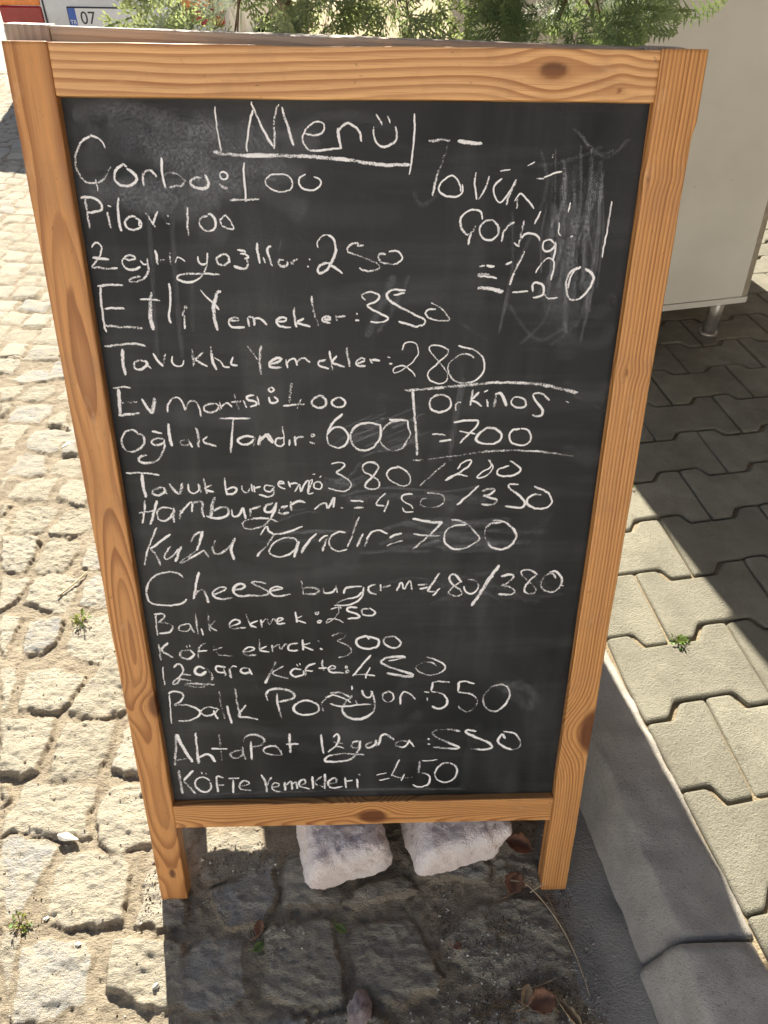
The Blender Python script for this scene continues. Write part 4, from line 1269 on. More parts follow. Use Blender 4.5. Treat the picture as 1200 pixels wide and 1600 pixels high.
47 -1242 3038 -1351 3085 -1467 3029 -1450 2954 -1340 2907 -1215 2903
47 -1306 3098 -1233 2993 -1215 2903
56 -1081 3311 -1083 3151 -1084 2945
46 -1137 3109 -957 3113
47 -625 3286 -618 3140 -602 2918
42 -447 3223 -390 3295 -369 3192 -417 3062 -534 2946
42 -450 3136 -315 3103
42 -522 2966 -406 3047 -294 3014
47 -83 3150 -166 3117 -180 3028 -85 3026 -56 3132
47 -56 3150 -85 2972 -183 2812 -350 2762 -570 2768 -540 2858 -347 2907 -210 2903 -3 2880
52 107 3128 25 3059 66 3011 162 3073 170 3162
47 162 3180 181 3037
51 243 3231 208 3054
47 230 3213 311 3264 435 3155
47 626 3133 490 3119 463 3048 587 3020 667 3150
42 654 3132 739 3016
42 927 3161 955 3154
47 930 3062 966 3054
52 1400 3291 1262 3329 1071 3327 992 3266 1105 3157 1302 3045 1402 2978 1251 2968 1015 3006
52 1633 3286 1508 3316 1483 3271 1626 3180 1826 3068 1887 2977 1779 2937 1570 2956
48 2070 3134 2021 3224 1962 3101 2053 2991 2184 2923
43 2184 2923 2291 2967 2294 3093 2199 3237 2031 3276
G kofte_yemekleri
71 -2743 2646 -2745 2413 -2739 2176
47 -2534 2641 -2691 2445
47 -2693 2429 -2630 2326 -2546 2177
47 -2307 2435 -2400 2504 -2518 2441 -2520 2306 -2418 2201 -2311 2266 -2298 2401
28 -2419 2605 -2406 2564
28 -2354 2586 -2344 2563
47 -2104 2480 -2188 2515 -2211 2399 -2205 2195
38 -2230 2332 -2104 2335
38 -2030 2468 -1868 2473
48 -1961 2459 -1967 2324 -1985 2171
48 -1856 2304 -1766 2336 -1726 2368 -1797 2421 -1865 2355 -1860 2253 -1700 2215
52 -1540 2531 -1487 2379 -1475 2174
48 -1393 2477 -1467 2310
43 -1393 2274 -1304 2289 -1289 2339 -1363 2358 -1394 2257 -1335 2187 -1259 2195
48 -1199 2371 -1196 2200
48 -1190 2303 -1098 2385 -1094 2215
48 -1075 2333 -1023 2366 -1017 2230
43 -976 2297 -886 2345 -908 2413 -972 2381 -977 2280 -827 2224
48 -780 2477 -777 2223
43 -642 2474 -747 2341 -624 2253
53 -591 2522 -600 2218
48 -533 2319 -432 2350 -442 2434 -532 2386 -547 2285 -472 2232 -332 2262
48 -291 2447 -282 2226
43 -285 2363 -179 2377
39 -115 2409 -104 2221
48 -89 2502 -64 2481
24 180 2475 330 2520
24 221 2368 378 2406
38 517 2775 465 2616 399 2451
34 412 2473 494 2425 618 2403 727 2428
34 603 2486 550 2350
24 1084 2757 963 2742 855 2745
58 828 2740 817 2624 814 2489
39 848 2506 945 2467 988 2384 965 2274 870 2221 787 2228 730 2272
44 1263 2688 1169 2678 1078 2572 1062 2446 1114 2344 1225 2304 1333 2356 1389 2483 1362 2619 1277 2688
G tavuk_corba
42 691 10919 809 10930 910 10926
42 983 10921 1102 10911 1231 10901
33 884 10877 844 10754 785 10605 745 10419
23 1043 10463 1010 10556 943 10606 870 10580 816 10521 818 10462 886 10419 980 10411 1053 10454 1049 10531
23 1182 10641 1180 10523 1207 10387
26 1324 10608 1285 10490 1226 10387
23 1457 10584 1386 10524 1383 10439 1436 10362 1490 10388 1558 10491 1607 10576
30 1607 10576 1543 10440 1523 10337
33 1630 10302 1631 10406
23 1605 10372 1655 10449 1736 10389 1811 10303
30 1812 10586 1887 10586
20 1886 10595 1994 10637 2067 10654
16 1957 10811 1951 10778
27 2185 10366 2177 10270
20 2622 10377 2618 10272 2611 10113
16 1708 10702 1778 10741
20 1433 10650 1533 10673
30 1207 10137 1193 10090 1136 10050 1074 10089 1045 10175 1083 10245 1172 10288 1257 10269 1279 10191
31 1168 10074 1155 10011 1141 9947
27 1466 10059 1434 10153 1363 10192 1281 10160 1252 10090 1299 10011 1385 9996 1450 10051 1461 10122
31 1508 10067 1497 9980
34 1500 10059 1561 10146 1618 10170
34 1718 10193 1703 10076 1679 9949
24 1627 9965 1690 9930
24 1708 10013 1739 10052 1806 10061 1876 10037 1898 9990
27 2063 9966 2017 10001 1950 9982 1940 9918 1995 9883 2059 9926 2080 9974 2072 9805
20 2092 10172 2094 10077 2123 10046
31 1352 9738 1439 9730
28 1275 9725 1334 9741
35 1262 9648 1358 9648 1473 9610
28 1263 9636 1377 9623 1474 9607
31 1558 9752 1625 9775
35 1754 9885 1711 9788 1652 9657 1618 9541
53 1266 9507 1403 9498 1554 9473
25 1651 9465 1826 9474
24 1887 9666 1939 9756 2002 9813 2064 9797 2083 9707 2060 9591
28 1880 9466 1864 9541 1923 9566 1988 9524 1988 9440 1886 9403
28 1986 9457 2063 9398 2159 9407
35 2377 9724 2277 9683 2235 9592 2249 9474 2294 9390 2401 9390
32 2423 9708 2519 9642 2514 9542 2448 9441 2401 9390
21 2334 9716 2275 9625 2263 9508
20 2621 10344 2619 10236 2611 10111 2590 9823
24 1831 10155 1886 10279
21 2228 10030 2252 10038
G notes
23 2383 8232 2422 8222'''.strip().split('\n'):
    if l[0]=='G': GR.append((l[2:],[]))
    else:
        t=list(map(int,l.split()));GR[-1][1].append((t[0]/1e4,1.,np.array(t[1:],float).reshape(-1,2)/1e4))
for g,ss_ in GR: ribbons('chalk_writing',ss_,M_CHALK,('chalk line reading '+TXT[g]) if TXT[g] else None,-.0116)

# ------------------------------------------------------------------ two white stone blocks weighing the sign down
def block(loc,size,rz,tilt,seed,label,shape):
    nx,ny,nz=30,44,26
    sx,sy,sz=size
    def face(a,b,na,nb):
        return np.meshgrid(np.linspace(-1,1,na+1),np.linspace(-1,1,nb+1))
    V=[];F=[]
    for ax,s in((2,1),(2,-1),(0,1),(0,-1),(1,1),(1,-1)):
        na,nb={2:(nx,ny),0:(ny,nz),1:(nx,nz)}[ax];A,B=face(0,0,na,nb);Cc=np.full_like(A,s)
        p={2:(A,B,Cc),0:(Cc,A,B),1:(A,Cc,B)}[ax];P=np.stack(p,-1).reshape(-1,3)
        I=np.arange(len(P)).reshape(nb+1,na+1)+sum(len(q) for q in V)
        q=np.stack([I[:-1,:-1],I[:-1,1:],I[1:,1:],I[1:,:-1]],-1).reshape(-1,4)
        flip=(s<0)^(ax==1)
        F.append(q[:,::-1] if flip else q);V.append(P)
    P=np.concatenate(V);F=np.concatenate(F)
    h=np.array([sx/2,sy/2,sz/2]);rad=.019
    Q=P*h;inn=np.clip(Q,-(h-rad),h-rad);d=Q-inn;l=np.linalg.norm(d,axis=1,keepdims=True);Q=inn+np.where(l>1e-9,d/np.maximum(l,1e-9)*np.minimum(l,rad),0)
    n=Q/np.maximum(np.linalg.norm(Q/h,axis=1,keepdims=True),1e-6)/h/h;n/=np.linalg.norm(n,axis=1,keepdims=True)+1e-9
    no=fbm(Q[:,0]*30+seed,Q[:,1]*30+Q[:,2]*24,seed,4)+.6*fbm(Q[:,2]*34+seed,Q[:,1]*30-Q[:,0]*21,seed+9,4)
    fi=fbm(Q[:,0]*150+Q[:,2]*90,Q[:,1]*150-Q[:,2]*60,seed+3,2)
    Q=Q+n*(no*.0032+fi*.0048)[:,None]
    Q=shape(Q,h);Q[:,2]-=Q[:,2].min()
    # weld by rounding
    key={};idx=np.zeros(len(Q),int);W=[]
    for i,p in enumerate(P):
        k=tuple(np.round(p,5))
        if k not in key: key[k]=len(W);W.append(Q[i])
        idx[i]=key[k]
    o=mesh_obj('stone_block',np.array(W),idx[F],M_BLOCK);o.location=loc;o.rotation_euler=(tilt,0,rz)
    return tag(o,label,'stone block','white stone blocks under the sign')
def sh1(Q,h):
    Q=Q.copy();Q[:,0]*=1-.10*(Q[:,2]/h[2])*(Q[:,1]<0);return Q
def sh2(Q,h):
    Q=Q.copy();f=Q[:,1]/h[1];Q[:,2]*=1+.08*f;Q[:,0]+=.012*(Q[:,2]/h[2]);return Q
block((-.050,.120,-.003),(.136,.215,.100),R(15),0,3,'square-ended white stone block under the left half of the sign',sh1)
block((.138,.136,-.003),(.146,.215,.098),R(13),0,14,'round-cornered white stone block under the right half of the sign, beside a dry leaf',sh2)

# ------------------------------------------------------------------ cream cabinet on the pavement
def cabinet(loc,label,dims):
    e=empty('cabinet',loc,label,'cabinet',rz=math.atan2(.07,.307))
    M_CR=NT('cream_paint');o=M_CR.obj();n=M_CR.noise(o,3.,4.,.6);n2=M_CR.noise(o,260.,3.,.6);n3=M_CR.noise(o,24.,4.,.75)
    c=M_CR.mix(M_CR.rng(n,.35,.65),(.62,.595,.52),(.70,.675,.60));c=M_CR.mix(M_CR.rng(n3,.68,.74,0.,.7),c,(.38,.30,.20));c=M_CR.mix(M_CR.rng(n2,.74,.78,0.,.8),c,(.2,.15,.1))
    M_CR.P(Base_Color=c,Roughness=.38,Normal=M_CR.bump(n,.25,.004));M_CR=M_CR.m
    M_TR=plain('grey_brown_trim',(.33,.28,.21),.5,.25,40.)
    W0,W1,D,z0,z1=dims
    mb=MB();v=[(0,0,z0),(W0,0,z0),(W0,D,z0),(0,D,z0),(0,0,z1),(W1,0,z1),(W1,D,z1),(0,D,z1)]
    mb.add(v,[(0,3,2,1),(4,5,6,7),(0,1,5,4),(1,2,6,5),(2,3,7,6),(3,0,4,7)]);mb.build('body',M_TR,e,bevel=.004)
    # front sheet a little smaller than the carcass
    mb=MB();a=.016
    fr=[(.010,z0+.022),(W0-.028,z0+.022),(W1-.026,z1-.012),(.010,z1-.012)]
    v=[(x,-.006,z) for x,z in fr]+[(x,-.0005,z) for x,z in fr]
    mb.add(v,[(0,1,2,3),(7,6,5,4),(0,4,5,1),(1,5,6,2),(2,6,7,3),(3,7,4,0)]);mb.build('front_sheet',M_CR,e,bevel=.002)
    mb=MB();mb.box((-.012,-.012,z1+.001),(W1+.012,D+.012,z1+.028));mb.build('lid',M_CR,e,bevel=.004)
    mb=MB();mb.box((.0,-.0045,z0),(W0-.004,-.0006,z0+.019));mb.build('bottom_trim',M_CR,e)
    M_F=plain('dull_aluminium',(.42,.40,.36),.42,.25,60.,.7)
    for x,y in ((.10,.085),(W0-.030,.085),(.10,D-.09),(W0-.030,D-.09)):
        mb=MB();mb.tube([(x,y,.012),(x,y,z0)],[.0225,.0225],20);mb.tube([(x,y,0),(x,y,.005),(x,y,.011),(x,y,.013)],[.030,.031,.030,.024],20);mb.build('foot',M_F,e,True)
cabinet((.585,1.502,.12),'tall cream painted metal cabinet on short round feet, standing on the pavement',(.662,.545,.55,.150,1.30))
cabinet((.44,2.13,.12),'unseen wide low cream cabinet, added behind the tall cabinet to shade the pavement',(1.08,1.06,.50,.018,.92))  # hidden extra, added only to keep sun off the pavement around the first

# ------------------------------------------------------------------ planter and shrubs behind the sign
M_BARK=plain('brown_bark',(.22,.15,.095),.9,.4,60.,0.,.002)
M_SOIL=plain('potting_soil',(.06,.045,.03),1.,.4,60.,0.,.004)
def planter():
    e=empty('planter_box',(0,0,0),'weathered wooden trough planter with two shrubs, behind the chalkboard','planter')
    x0,x1,y0,y1,z0,z1=-.30,.336,.74,1.05,.124,1.02
    for side,(ya,yb) in (('front',(y0,y0+.022)),('back',(y1-.022,y1))):
        mb=MB()
        for k in range(6): mb.box((x0,ya,z0+.149*k+.002),(x1,yb,z0+.149*k+.146))
        mb.build('side_board',M_PLANT,e,bevel=.003)
    for xa,xb in ((x0,x0+.022),(x1-.022,x1)):
        mb=MB()
        for k in range(6): mb.box((xa,y0+.0235,z0+.149*k+.002),(xb,y1-.0235,z0+.149*k+.146))
        mb.build('end_board',M_PLANT,e,bevel=.003)
    mb=MB();mb.box((x0+.024,y0+.024,z0+.01),(x1-.024,y1-.024,z1-.05));mb.build('soil',M_SOIL,e)
    mb=MB();mb.box((x0+.02,y0+.03,-.004),(x0+.10,y1-.03,.0605));mb.box((x0+.02,y0+.03,.0625),(x0+.10,y1-.03,.1235));mb.build('support_brick',M_KERB,e,bevel=.004)
M_PLANT=plain('planter_wood',(.20,.12,.065),.8,.35,25.,0.,.002)
planter()
def quads_obj(name,Vq,tone,tip,mat,parent):
    Vq=np.asarray(Vq,np.float32);n=len(Vq)
    return mesh_obj(name,Vq.reshape(-1,3),np.arange(n*4).reshape(n,4),mat,parent,{'tone':np.repeat(tone,4),'tip':np.asarray(tip).ravel() if np.asarray(tip).ndim>1 else np.repeat(tip,4)},False)
def leafquad(p,d,nrm,l,w):
    s=np.cross(d,nrm);s/=np.linalg.norm(s)+1e-9
    return [p-s*w*.25,p+s*w*.25,p+d*l*.55+s*w*.5,p+d*l],[p-s*w*.25,p+d*l,p+d*l*.55-s*w*.5,p-s*w*.25]
def spray_template(kind,r):
    """flat spray in local x(dir) y(side) plane -> list of (p,d,len,width,t)"""
    out=[]
    def branch(p,ang,l,depth,t0):
        n=max(2,int(l/.0062));pp=np.array(p,float)
        for k in range(n):
            d=np.array([math.cos(ang),math.sin(ang),0]);out.append((pp.copy(),d,.0092,.0034 if depth else .004,t0+k/n*.5))
            if depth<2 and k%2==0 and k<n-1:
                for s in(-1,1):
                    if r.random()<.85: branch(pp,ang+s*r.uniform(.55,.85),l*(.46-.26*k/n),depth+1,t0+.2+k/n*.3)
            pp=pp+d*.0062;ang+=r.uniform(-.07,.07)
    def frond(l):
        n=11;pp=np.zeros(3);ang=0
        for k in range(n):
            t=k/n;d=np.array([math.cos(ang),math.sin(ang),0]);out.append((pp.copy(),d,l/n*1.15,.0022,t*.4))
            ll=l*.42*math.sin(math.pi*(.18+.78*t))
            for s in(-1,1):
                a=ang+s*(.95-.35*t);dd=np.array([math.cos(a),math.sin(a),.12]);out.append((pp.copy(),dd,ll,.0036,t*.6))
                if ll>.012:
                    for q in(.45,.7):
                        for s2 in(-1,1):
                            a2=a+s2*.6;out.append((pp+dd*ll*q,np.array([math.cos(a2),math.sin(a2),.1]),ll*.42,.0028,t*.6+.2))
            pp=pp+d*l/n;ang+=r.uniform(-.06,.06)
    if kind=='scale': branch((0,0,0),0,.085,0,0)
    else: frond(r.uniform(.075,.105))
    return out
def shrub(name,label,base,centres,count,kind,mat,seed,stems):
    r=random.Random(seed);e=empty(name,base,label,'shrub')
    b=np.array(base);temps=[spray_template(kind,r) for _ in range(7)];Q=[];T=[];TI=[]
    trunk=MB();trunk.tube([(0,0,-.06),(.01,.0,.08),(-.005,.01,.2)],[.016,.013,.011],8)
    tips=[]
    for (cx,cy,cz,rx,ry,rz,frac) in centres:
        c=np.array([cx,cy,cz])-b
        pr=np.array([-.005,.01,.2]);mid=(pr+c)*.5+np.array([r.uniform(-.03,.03),r.uniform(-.03,.03),.02])
        trunk.tube([pr,mid,c],[.0065,.0050,.0035],7)
        nb=int(stems*frac)
        for k in range(nb):
            while True:
                q=np.array([r.uniform(-1,1) for _ in range(3)])
                if .3<np.linalg.norm(q)<1: break
            p=c+q*np.array([rx,ry,rz]);m2=(c+p)*.5+np.array([r.uniform(-.02,.02) for _ in range(3)])
            trunk.tube([c,m2,p],[.0032,.0024,.0012],5,False);tips.append((p,c))
        for k in range(int(count*frac)):
            while True:
                q=np.array([r.uniform(-1,1) for _ in range(3)])
                if np.linalg.norm(q)<1: break
            q=q/np.linalg.norm(q)*(np.linalg.norm(q)**.55)
            p=c+q*np.array([rx,ry,rz])*r.uniform(.85,1.1)
            d=q*.7+np.array([r.uniform(-.5,.5),r.uniform(-.5,.5),r.uniform(-.1,.75)]);d/=np.linalg.norm(d)
            s=np.cross(d,np.array([r.uniform(-1,1),r.uniform(-1,1),r.uniform(-.6,.6)]));s/=np.linalg.norm(s)+1e-9
            n=np.cross(d,s);sc_=r.uniform(.7,1.15);tn=r.random()
            for (pp,dd,l,w,t) in r.choice(temps):
                P=p+(d*pp[0]+s*pp[1]+n*(pp[2]-pp[0]**2*2.))*sc_;D=d*dd[0]+s*dd[1]+n*(dd[2]-pp[0]*2.5);D/=np.linalg.norm(D)
                a=leafquad(P,D,n,l*sc_,w*1.15)
                sd=np.cross(D,n);sd/=np.linalg.norm(sd)+1e-9
                Q.append((P,P+D*l*sc_*.5+sd*w*.55,P+D*l*sc_,P+D*l*sc_*.5-sd*w*.55));T.append(tn);TI.append(min(1,t+.25*r.random()))
    quads_obj('foliage',np.array(Q),np.array(T),np.array(TI),mat,e)
    trunk.build('stem',M_BARK,e,True)
M_LF1=m_leaf('grey_green_scale_leaf',(.20,.245,.165),(.36,.41,.27),(.50,.54,.25))
M_LF2=m_leaf('feathery_green_leaf',(.17,.245,.135),(.30,.385,.19),(.43,.49,.21))
shrub('conifer_shrub','bushy grey-green conifer shrub with flat scaly sprays, behind the left half of the chalkboard',(-.12,.90,.98),
  [(-.17,.90,1.20,.20,.15,.21,.32),(.03,.92,1.24,.15,.14,.22,.24),(-.03,.93,1.52,.19,.14,.24,.44)],1050,'scale',M_LF1,21,26)
shrub('feathery_shrub','loose green shrub with feathery leaves and bare twigs, behind the right half of the sign',(.24,.90,.98),
  [(.33,.84,1.14,.115,.10,.12,.20),(.19,.95,1.34,.13,.12,.18,.28),(.24,.93,1.52,.12,.13,.17,.32)],800,'frond',M_LF2,33,34)

# ------------------------------------------------------------------ litter, weeds, grit
def gz(x,y):
    d=np.abs(v1[:,0]-x)+np.abs(v1[:,1]-y);k=np.argpartition(d,12)[:12];return float(v1[k,2].max())
M_DRY=[plain('dry_leaf_brown',(.27,.135,.075),.8,.4,60.,0.,.001),plain('dry_leaf_tan',(.36,.25,.14),.8,.3,60.,0.,.001),plain('fallen_leaf_green',(.16,.22,.05),.7,.3,60.,0.,.001)]
def leaf(label,x,y,l,wd,rz,mat,curl,seed,lift=.003,name='dry_leaf'):
    r=random.Random(seed);V=[];F=[];n=12;m=7
    for i in range(n+1):
        t=i/n;hw=wd*.5*(math.sin(math.pi*min(1,t*.93+.04))**.8)*(1+.12*math.sin(t*23+seed))
        for j in range(m):
            u=j/(m-1)*2-1
            V.append((t*l-l/2,u*hw,curl*l*(u*u*.5*hw/(wd*.5+1e-6)+.6*(t-.45)**2)+.0012*math.sin(t*31+u*4+seed)+abs(u)*.0008))
    for i in range(n):
        for j in range(m-1): F.append((i*m+j,i*m+j+1,(i+1)*m+j+1,(i+1)*m+j))
    o=mesh_obj(name,V,F,mat);s_=o.modifiers.new('thick','SOLIDIFY');s_.thickness=.0005
    st=MB();st.tube([(-l/2,0,.0005+curl*l*.12),(-l*.66,.004,.001),(-l*.8,.010,.0)],[.0009,.0008,.0006],6);st.build('leaf_stalk',mat,o,True)
    o.location=(x,y,gz(x,y)+lift);o.rotation_euler=(r.uniform(-.15,.15),r.uniform(-.15,.15),rz)
    return tag(o,label,'leaf')
leaf('curled red-brown dry leaf between the right block and the right leg',.262,.066,.046,.036,R(-25),M_DRY[0],.55,3,.006)
leaf('dark crumpled dry leaf at the inner side of the right leg',.245,.008,.040,.032,R(60),M_DRY[0],.4,8,.004)
leaf('largest brown dry leaf in the heap near the kerb at the bottom edge',.258,-.158,.042,.034,R(10),M_DRY[0],.5,12,.005)
leaf('pale tan dry leaf lying on the heap near the kerb',.236,-.148,.030,.018,R(70),M_DRY[1],.5,15,.007)
leaf('long pale twisted leaf below the leaf heap near the kerb',.296,-.178,.050,.013,R(-55),M_DRY[1],.6,18,.005)
leaf('small yellow-green leaf lying on the shaded cobbles in the middle',-.040,-.049,.022,.013,R(-30),M_DRY[2],.25,21)
leaf('small green leaf beside a brown one on the shaded cobbles at the left',-.166,-.072,.018,.014,R(40),M_DRY[2],.3,24)
leaf('small rust-brown leaf beside a green one on the shaded cobbles at the left',-.168,-.046,.022,.016,R(85),M_DRY[0],.4,26)
leaf('tiny brown leaf scrap on the large shaded cobble at the right',.142,-.082,.014,.011,R(20),M_DRY[0],.2,28)
def stem(label,pts,rad):
    P=[(x,y,gz(x,y)+h) for x,y,h in pts]
    mb=MB();Q=[]
    for k in range(len(P)-1):
        p0,p1,p2,p3=[Vector(P[max(0,min(len(P)-1,k+d))]) for d in(-1,0,1,2)]
        for t in (0,.25,.5,.75): Q.append(.5*((2*p1)+(-p0+p2)*t+(2*p0-5*p1+4*p2-p3)*t*t+(-p0+3*p1-3*p2+p3)*t**3))
    Q.append(Vector(P[-1]));mb.tube(Q,[rad*(1-.5*i/len(Q)) for i in range(len(Q))],6)
    tag(mb.build('dry_grass_stem',M_STRAW,None,True),label,'grass stem')
M_STRAW=plain('dry_straw',(.46,.36,.22),.7,.2,40.)
stem('long curved straw stem reaching from the right leg towards the bottom edge',[(.240,.014,.006),(.268,.004,.010),(.300,-.045,.008),(.322,-.095,.006),(.332,-.150,.004)],.0016)
stem('short straw stem lying against the right leg',[(.268,-.006,.005),(.292,.004,.012),(.312,.014,.016)],.0011)
stem('thin grey grass stem curving beside the long straw stem',[(.296,-.010,.004),(.302,-.04,.006),(.298,-.075,.004)],.0007)
stem('short straw stem across the leaf heap near the kerb',[(.225,-.140,.008),(.255,-.138,.012),(.288,-.126,.009)],.0010)
stem('pale straw lying in a joint of the sunlit cobbles by the left post',[(-.70,.66,.004),(-.675,.705,.006),(-.66,.745,.004)],.0025)
def pebble(label,x,y,sx,sy,sz,rz,mat,seed,sink=.3,cat='pebble'):
    V=[];F=[];n,m=14,20
    for i in range(n+1):
        a=math.pi*i/n
        for j in range(m):
            b=2*math.pi*j/m;p=np.array([math.sin(a)*math.cos(b),math.sin(a)*math.sin(b),math.cos(a)])
            k=1+.6*float(fbm(np.array([p[0]*1.6+seed]),np.array([p[1]*1.6+p[2]*1.3]),seed,3)[0])
            V.append((p[0]*sx*k,p[1]*sy*k,p[2]*sz*k))
    for i in range(n):
        for j in range(m): F.append((i*m+j,(i+1)*m+j,(i+1)*m+(j+1)%m,i*m+(j+1)%m))
    o=mesh_obj('pebble',V,F,mat);o.location=(x,y,gz(x,y)+sz*(1-2*sink));o.rotation_euler=(0,0,rz);return tag(o,label,cat)
M_PB=[plain('reddish_stone',(.31,.24,.21),.85,.45,70.,0.,.004),plain('white_chip',(.78,.73,.62),.8,.12,60.,0.,.002),plain('grey_stone',(.36,.34,.30),.9,.25,60.,0.,.002)]
pebble('reddish stone stuck between cobbles at the bottom edge',-.010,-.160,.015,.024,.009,R(-10),M_PB[0],5,.45)
pebble('bright white stone chip in the sunlit joint left of the sign',-.512,.104,.017,.006,.006,R(-12),M_PB[1],9,.2)
pebble('small white chip in the joint beside the weed at the left edge',-.508,-.022,.004,.003,.002,R(30),M_PB[1],12,.2)
pebble('grey pebble at the edge of the sunlit cobbles just left of the shadow',-.312,-.123,.005,.004,.003,R(40),M_PB[2],14,.2)
pebble('flat pale pebble among sunlit joints halfway up the left side',-.862,1.262,.017,.010,.008,R(50),M_PB[1],17,.2)
pebble('small pale pebble in the cobble joint near the lower left corner',-.445,-.062,.004,.003,.002,R(0),M_PB[1],19,.2)
def weed(label,x,y,z,size,n,seed,yellow=0.):
    r=random.Random(seed);e=empty('weed',(x,y,z),label,'weed');Q=[];T=[];st=MB()
    for k in range(n):
        a=r.uniform(0,2*math.pi);el=r.uniform(.25,1.2);L=size*r.uniform(.5,1.);d=np.array([math.cos(a)*math.cos(el),math.sin(a)*math.cos(el),math.sin(el)])
        st.tube([(0,0,0),d*L*.5+np.array([0,0,.002]),d*L],[.0007,.0006,.0004],5,False)
        for q in range(r.randint(3,6)):
            p=d*L*r.uniform(.45,1.);dd=d+np.array([r.uniform(-.9,.9) for _ in range(3)]);dd/=np.linalg.norm(dd);sd=np.cross(dd,np.array([r.uniform(-1,1),r.uniform(-1,1),1.]));sd/=np.linalg.norm(sd);l=size*r.uniform(.22,.42);w_=l*.5
            Q.append((p,p+dd*l*.55+sd*w_*.5,p+dd*l,p+dd*l*.55-sd*w_*.5));T.append(r.random())
    quads_obj('weed_leaves',np.array(Q),np.array(T),np.array(T)*yellow,M_WEED,e);st.build('weed_stems',M_WEEDS,e,True)
M_WEED=m_leaf('weed_leaf',(.09,.19,.03),(.17,.28,.05),(.34,.30,.06),.3);M_WEEDS=plain('weed_stem',(.20,.17,.07),.7,.3,50.)
weed('yellowish weed growing in a cobble joint near the left edge',-.545,-.030,gz(-.545,-.03)-.004,.024,11,4,1.6)
weed('bright green weed tuft growing in a sunlit paver joint',.628,.412,.113,.024,22,7)
weed('tiny green weed at the paver joint beside the right post',.668,.900,.113,.024,10,10)
weed('small dry yellow weed in the sunlit cobbles beside the left post',-.625,.585,gz(-.625,.585),.030,14,13,1.5)
weed('tiny weed at the edge of the sun patch under the sign',-.178,.125,gz(-.178,.125),.016,8,16)
def grit():
    r=np.random.default_rng(5);V=[];F=[];T=[]
    n=0;c=[]
    while len(c)<2600:
        x=r.uniform(-.36,.36);y=r.uniform(-.21,.14)
        k=vn(np.array([x*16]),np.array([y*16]),3)[0]+vn(np.array([x*5]),np.array([y*5]),8)[0]
        if k>r.uniform(-.05,.55): c.append((x,y))
    for _ in range(350): c.append((r.uniform(-.75,-.3),r.uniform(-.2,.5)))
    gx=np.round((v1[:,0]+1.)/.0027).astype(int);gy=np.round((v1[:,1]+.26)/.0027).astype(int);lut={};
    for a,b,z in zip(gx,gy,v1[:,2]): lut[(a,b)]=z
    for x,y in c:
        z=lut.get((round((x+1.)/.0027),round((y+.26)/.0027)))
        if z is None: continue
        q=abs(r.normal(0,.0009))+.0006;a=r.uniform(0,6.28);p=np.array([x,y,z+q*.4]);ax=[np.array([math.cos(a+i*2.09),math.sin(a+i*2.09),0])*q*r.uniform(.7,1.4) for i in range(3)]
        b=len(V);V+= [p+ax[0],p+ax[1],p+ax[2],p+np.array([0,0,q*.9]),p-np.array([0,0,q*.9])];T+=[r.random()]*5
        F+=[(b,b+1,b+3),(b+1,b+2,b+3),(b+2,b,b+3),(b+1,b,b+4),(b+2,b+1,b+4),(b,b+2,b+4)]
    M=NT('grit');t=M.attr('tone');cr=M.n('ValToRGB');M.set(cr.inputs[0],t);el=cr.color_ramp.elements
    el[0].color=(.13,.095,.06,1);el[1].color=(.72,.68,.60,1);el[0].position=.35
    M.P(Base_Color=cr.outputs[0],Roughness=.9)
    tag(mesh_obj('grit',V,F,M.m,None,{'tone':T},False),kind='stuff')
    # dark shreds of dead plant matter caught in the joints
    V=[];F=[];T=[]
    for cx,cy,sx,sy,k in((.205,-.165,.05,.025,260),(.262,-.150,.03,.02,150),(.02,-.19,.05,.012,150),(.215,-.055,.03,.03,110),(.25,.02,.03,.02,70),(-.17,-.055,.012,.02,40),(-.545,-.035,.03,.015,60),(-.62,.58,.04,.02,50),(.325,-.02,.012,.02,25)):
        for _ in range(k):
            x=r.normal(cx,sx*.55);y=r.normal(cy,sy*.55);z=lut.get((round((x+1.)/.0027),round((y+.26)/.0027)))
            if z is None: continue
            a=r.uniform(0,6.28);l=r.uniform(.002,.009);w_=r.uniform(.0003,.0009);d=np.array([math.cos(a),math.sin(a),r.uniform(-.15,.4)])*l;sd=np.array([-math.sin(a),math.cos(a),0])*w_;p=np.array([x,y,z+.0008+r.uniform(0,.003)])
            b=len(V);up=np.array([0,0,w_]);V+=[p-sd,p+sd,p+up,p+d-sd*.5,p+d+sd*.5,p+d+up*.5];F+=[(b,b+2,b+5,b+3),(b+2,b+1,b+4,b+5),(b+1,b,b+3,b+4)];T+=[r.random()]*6
    M=NT('plant_debris');t=M.attr('tone');M.P(Base_Color=M.mix(M.rng(t,.3,1.),(.05,.035,.018),(.27,.18,.09)),Roughness=.9)
    tag(mesh_obj('plant_debris',V,F,M.m,None,{'tone':T},False),kind='stuff')
grit()

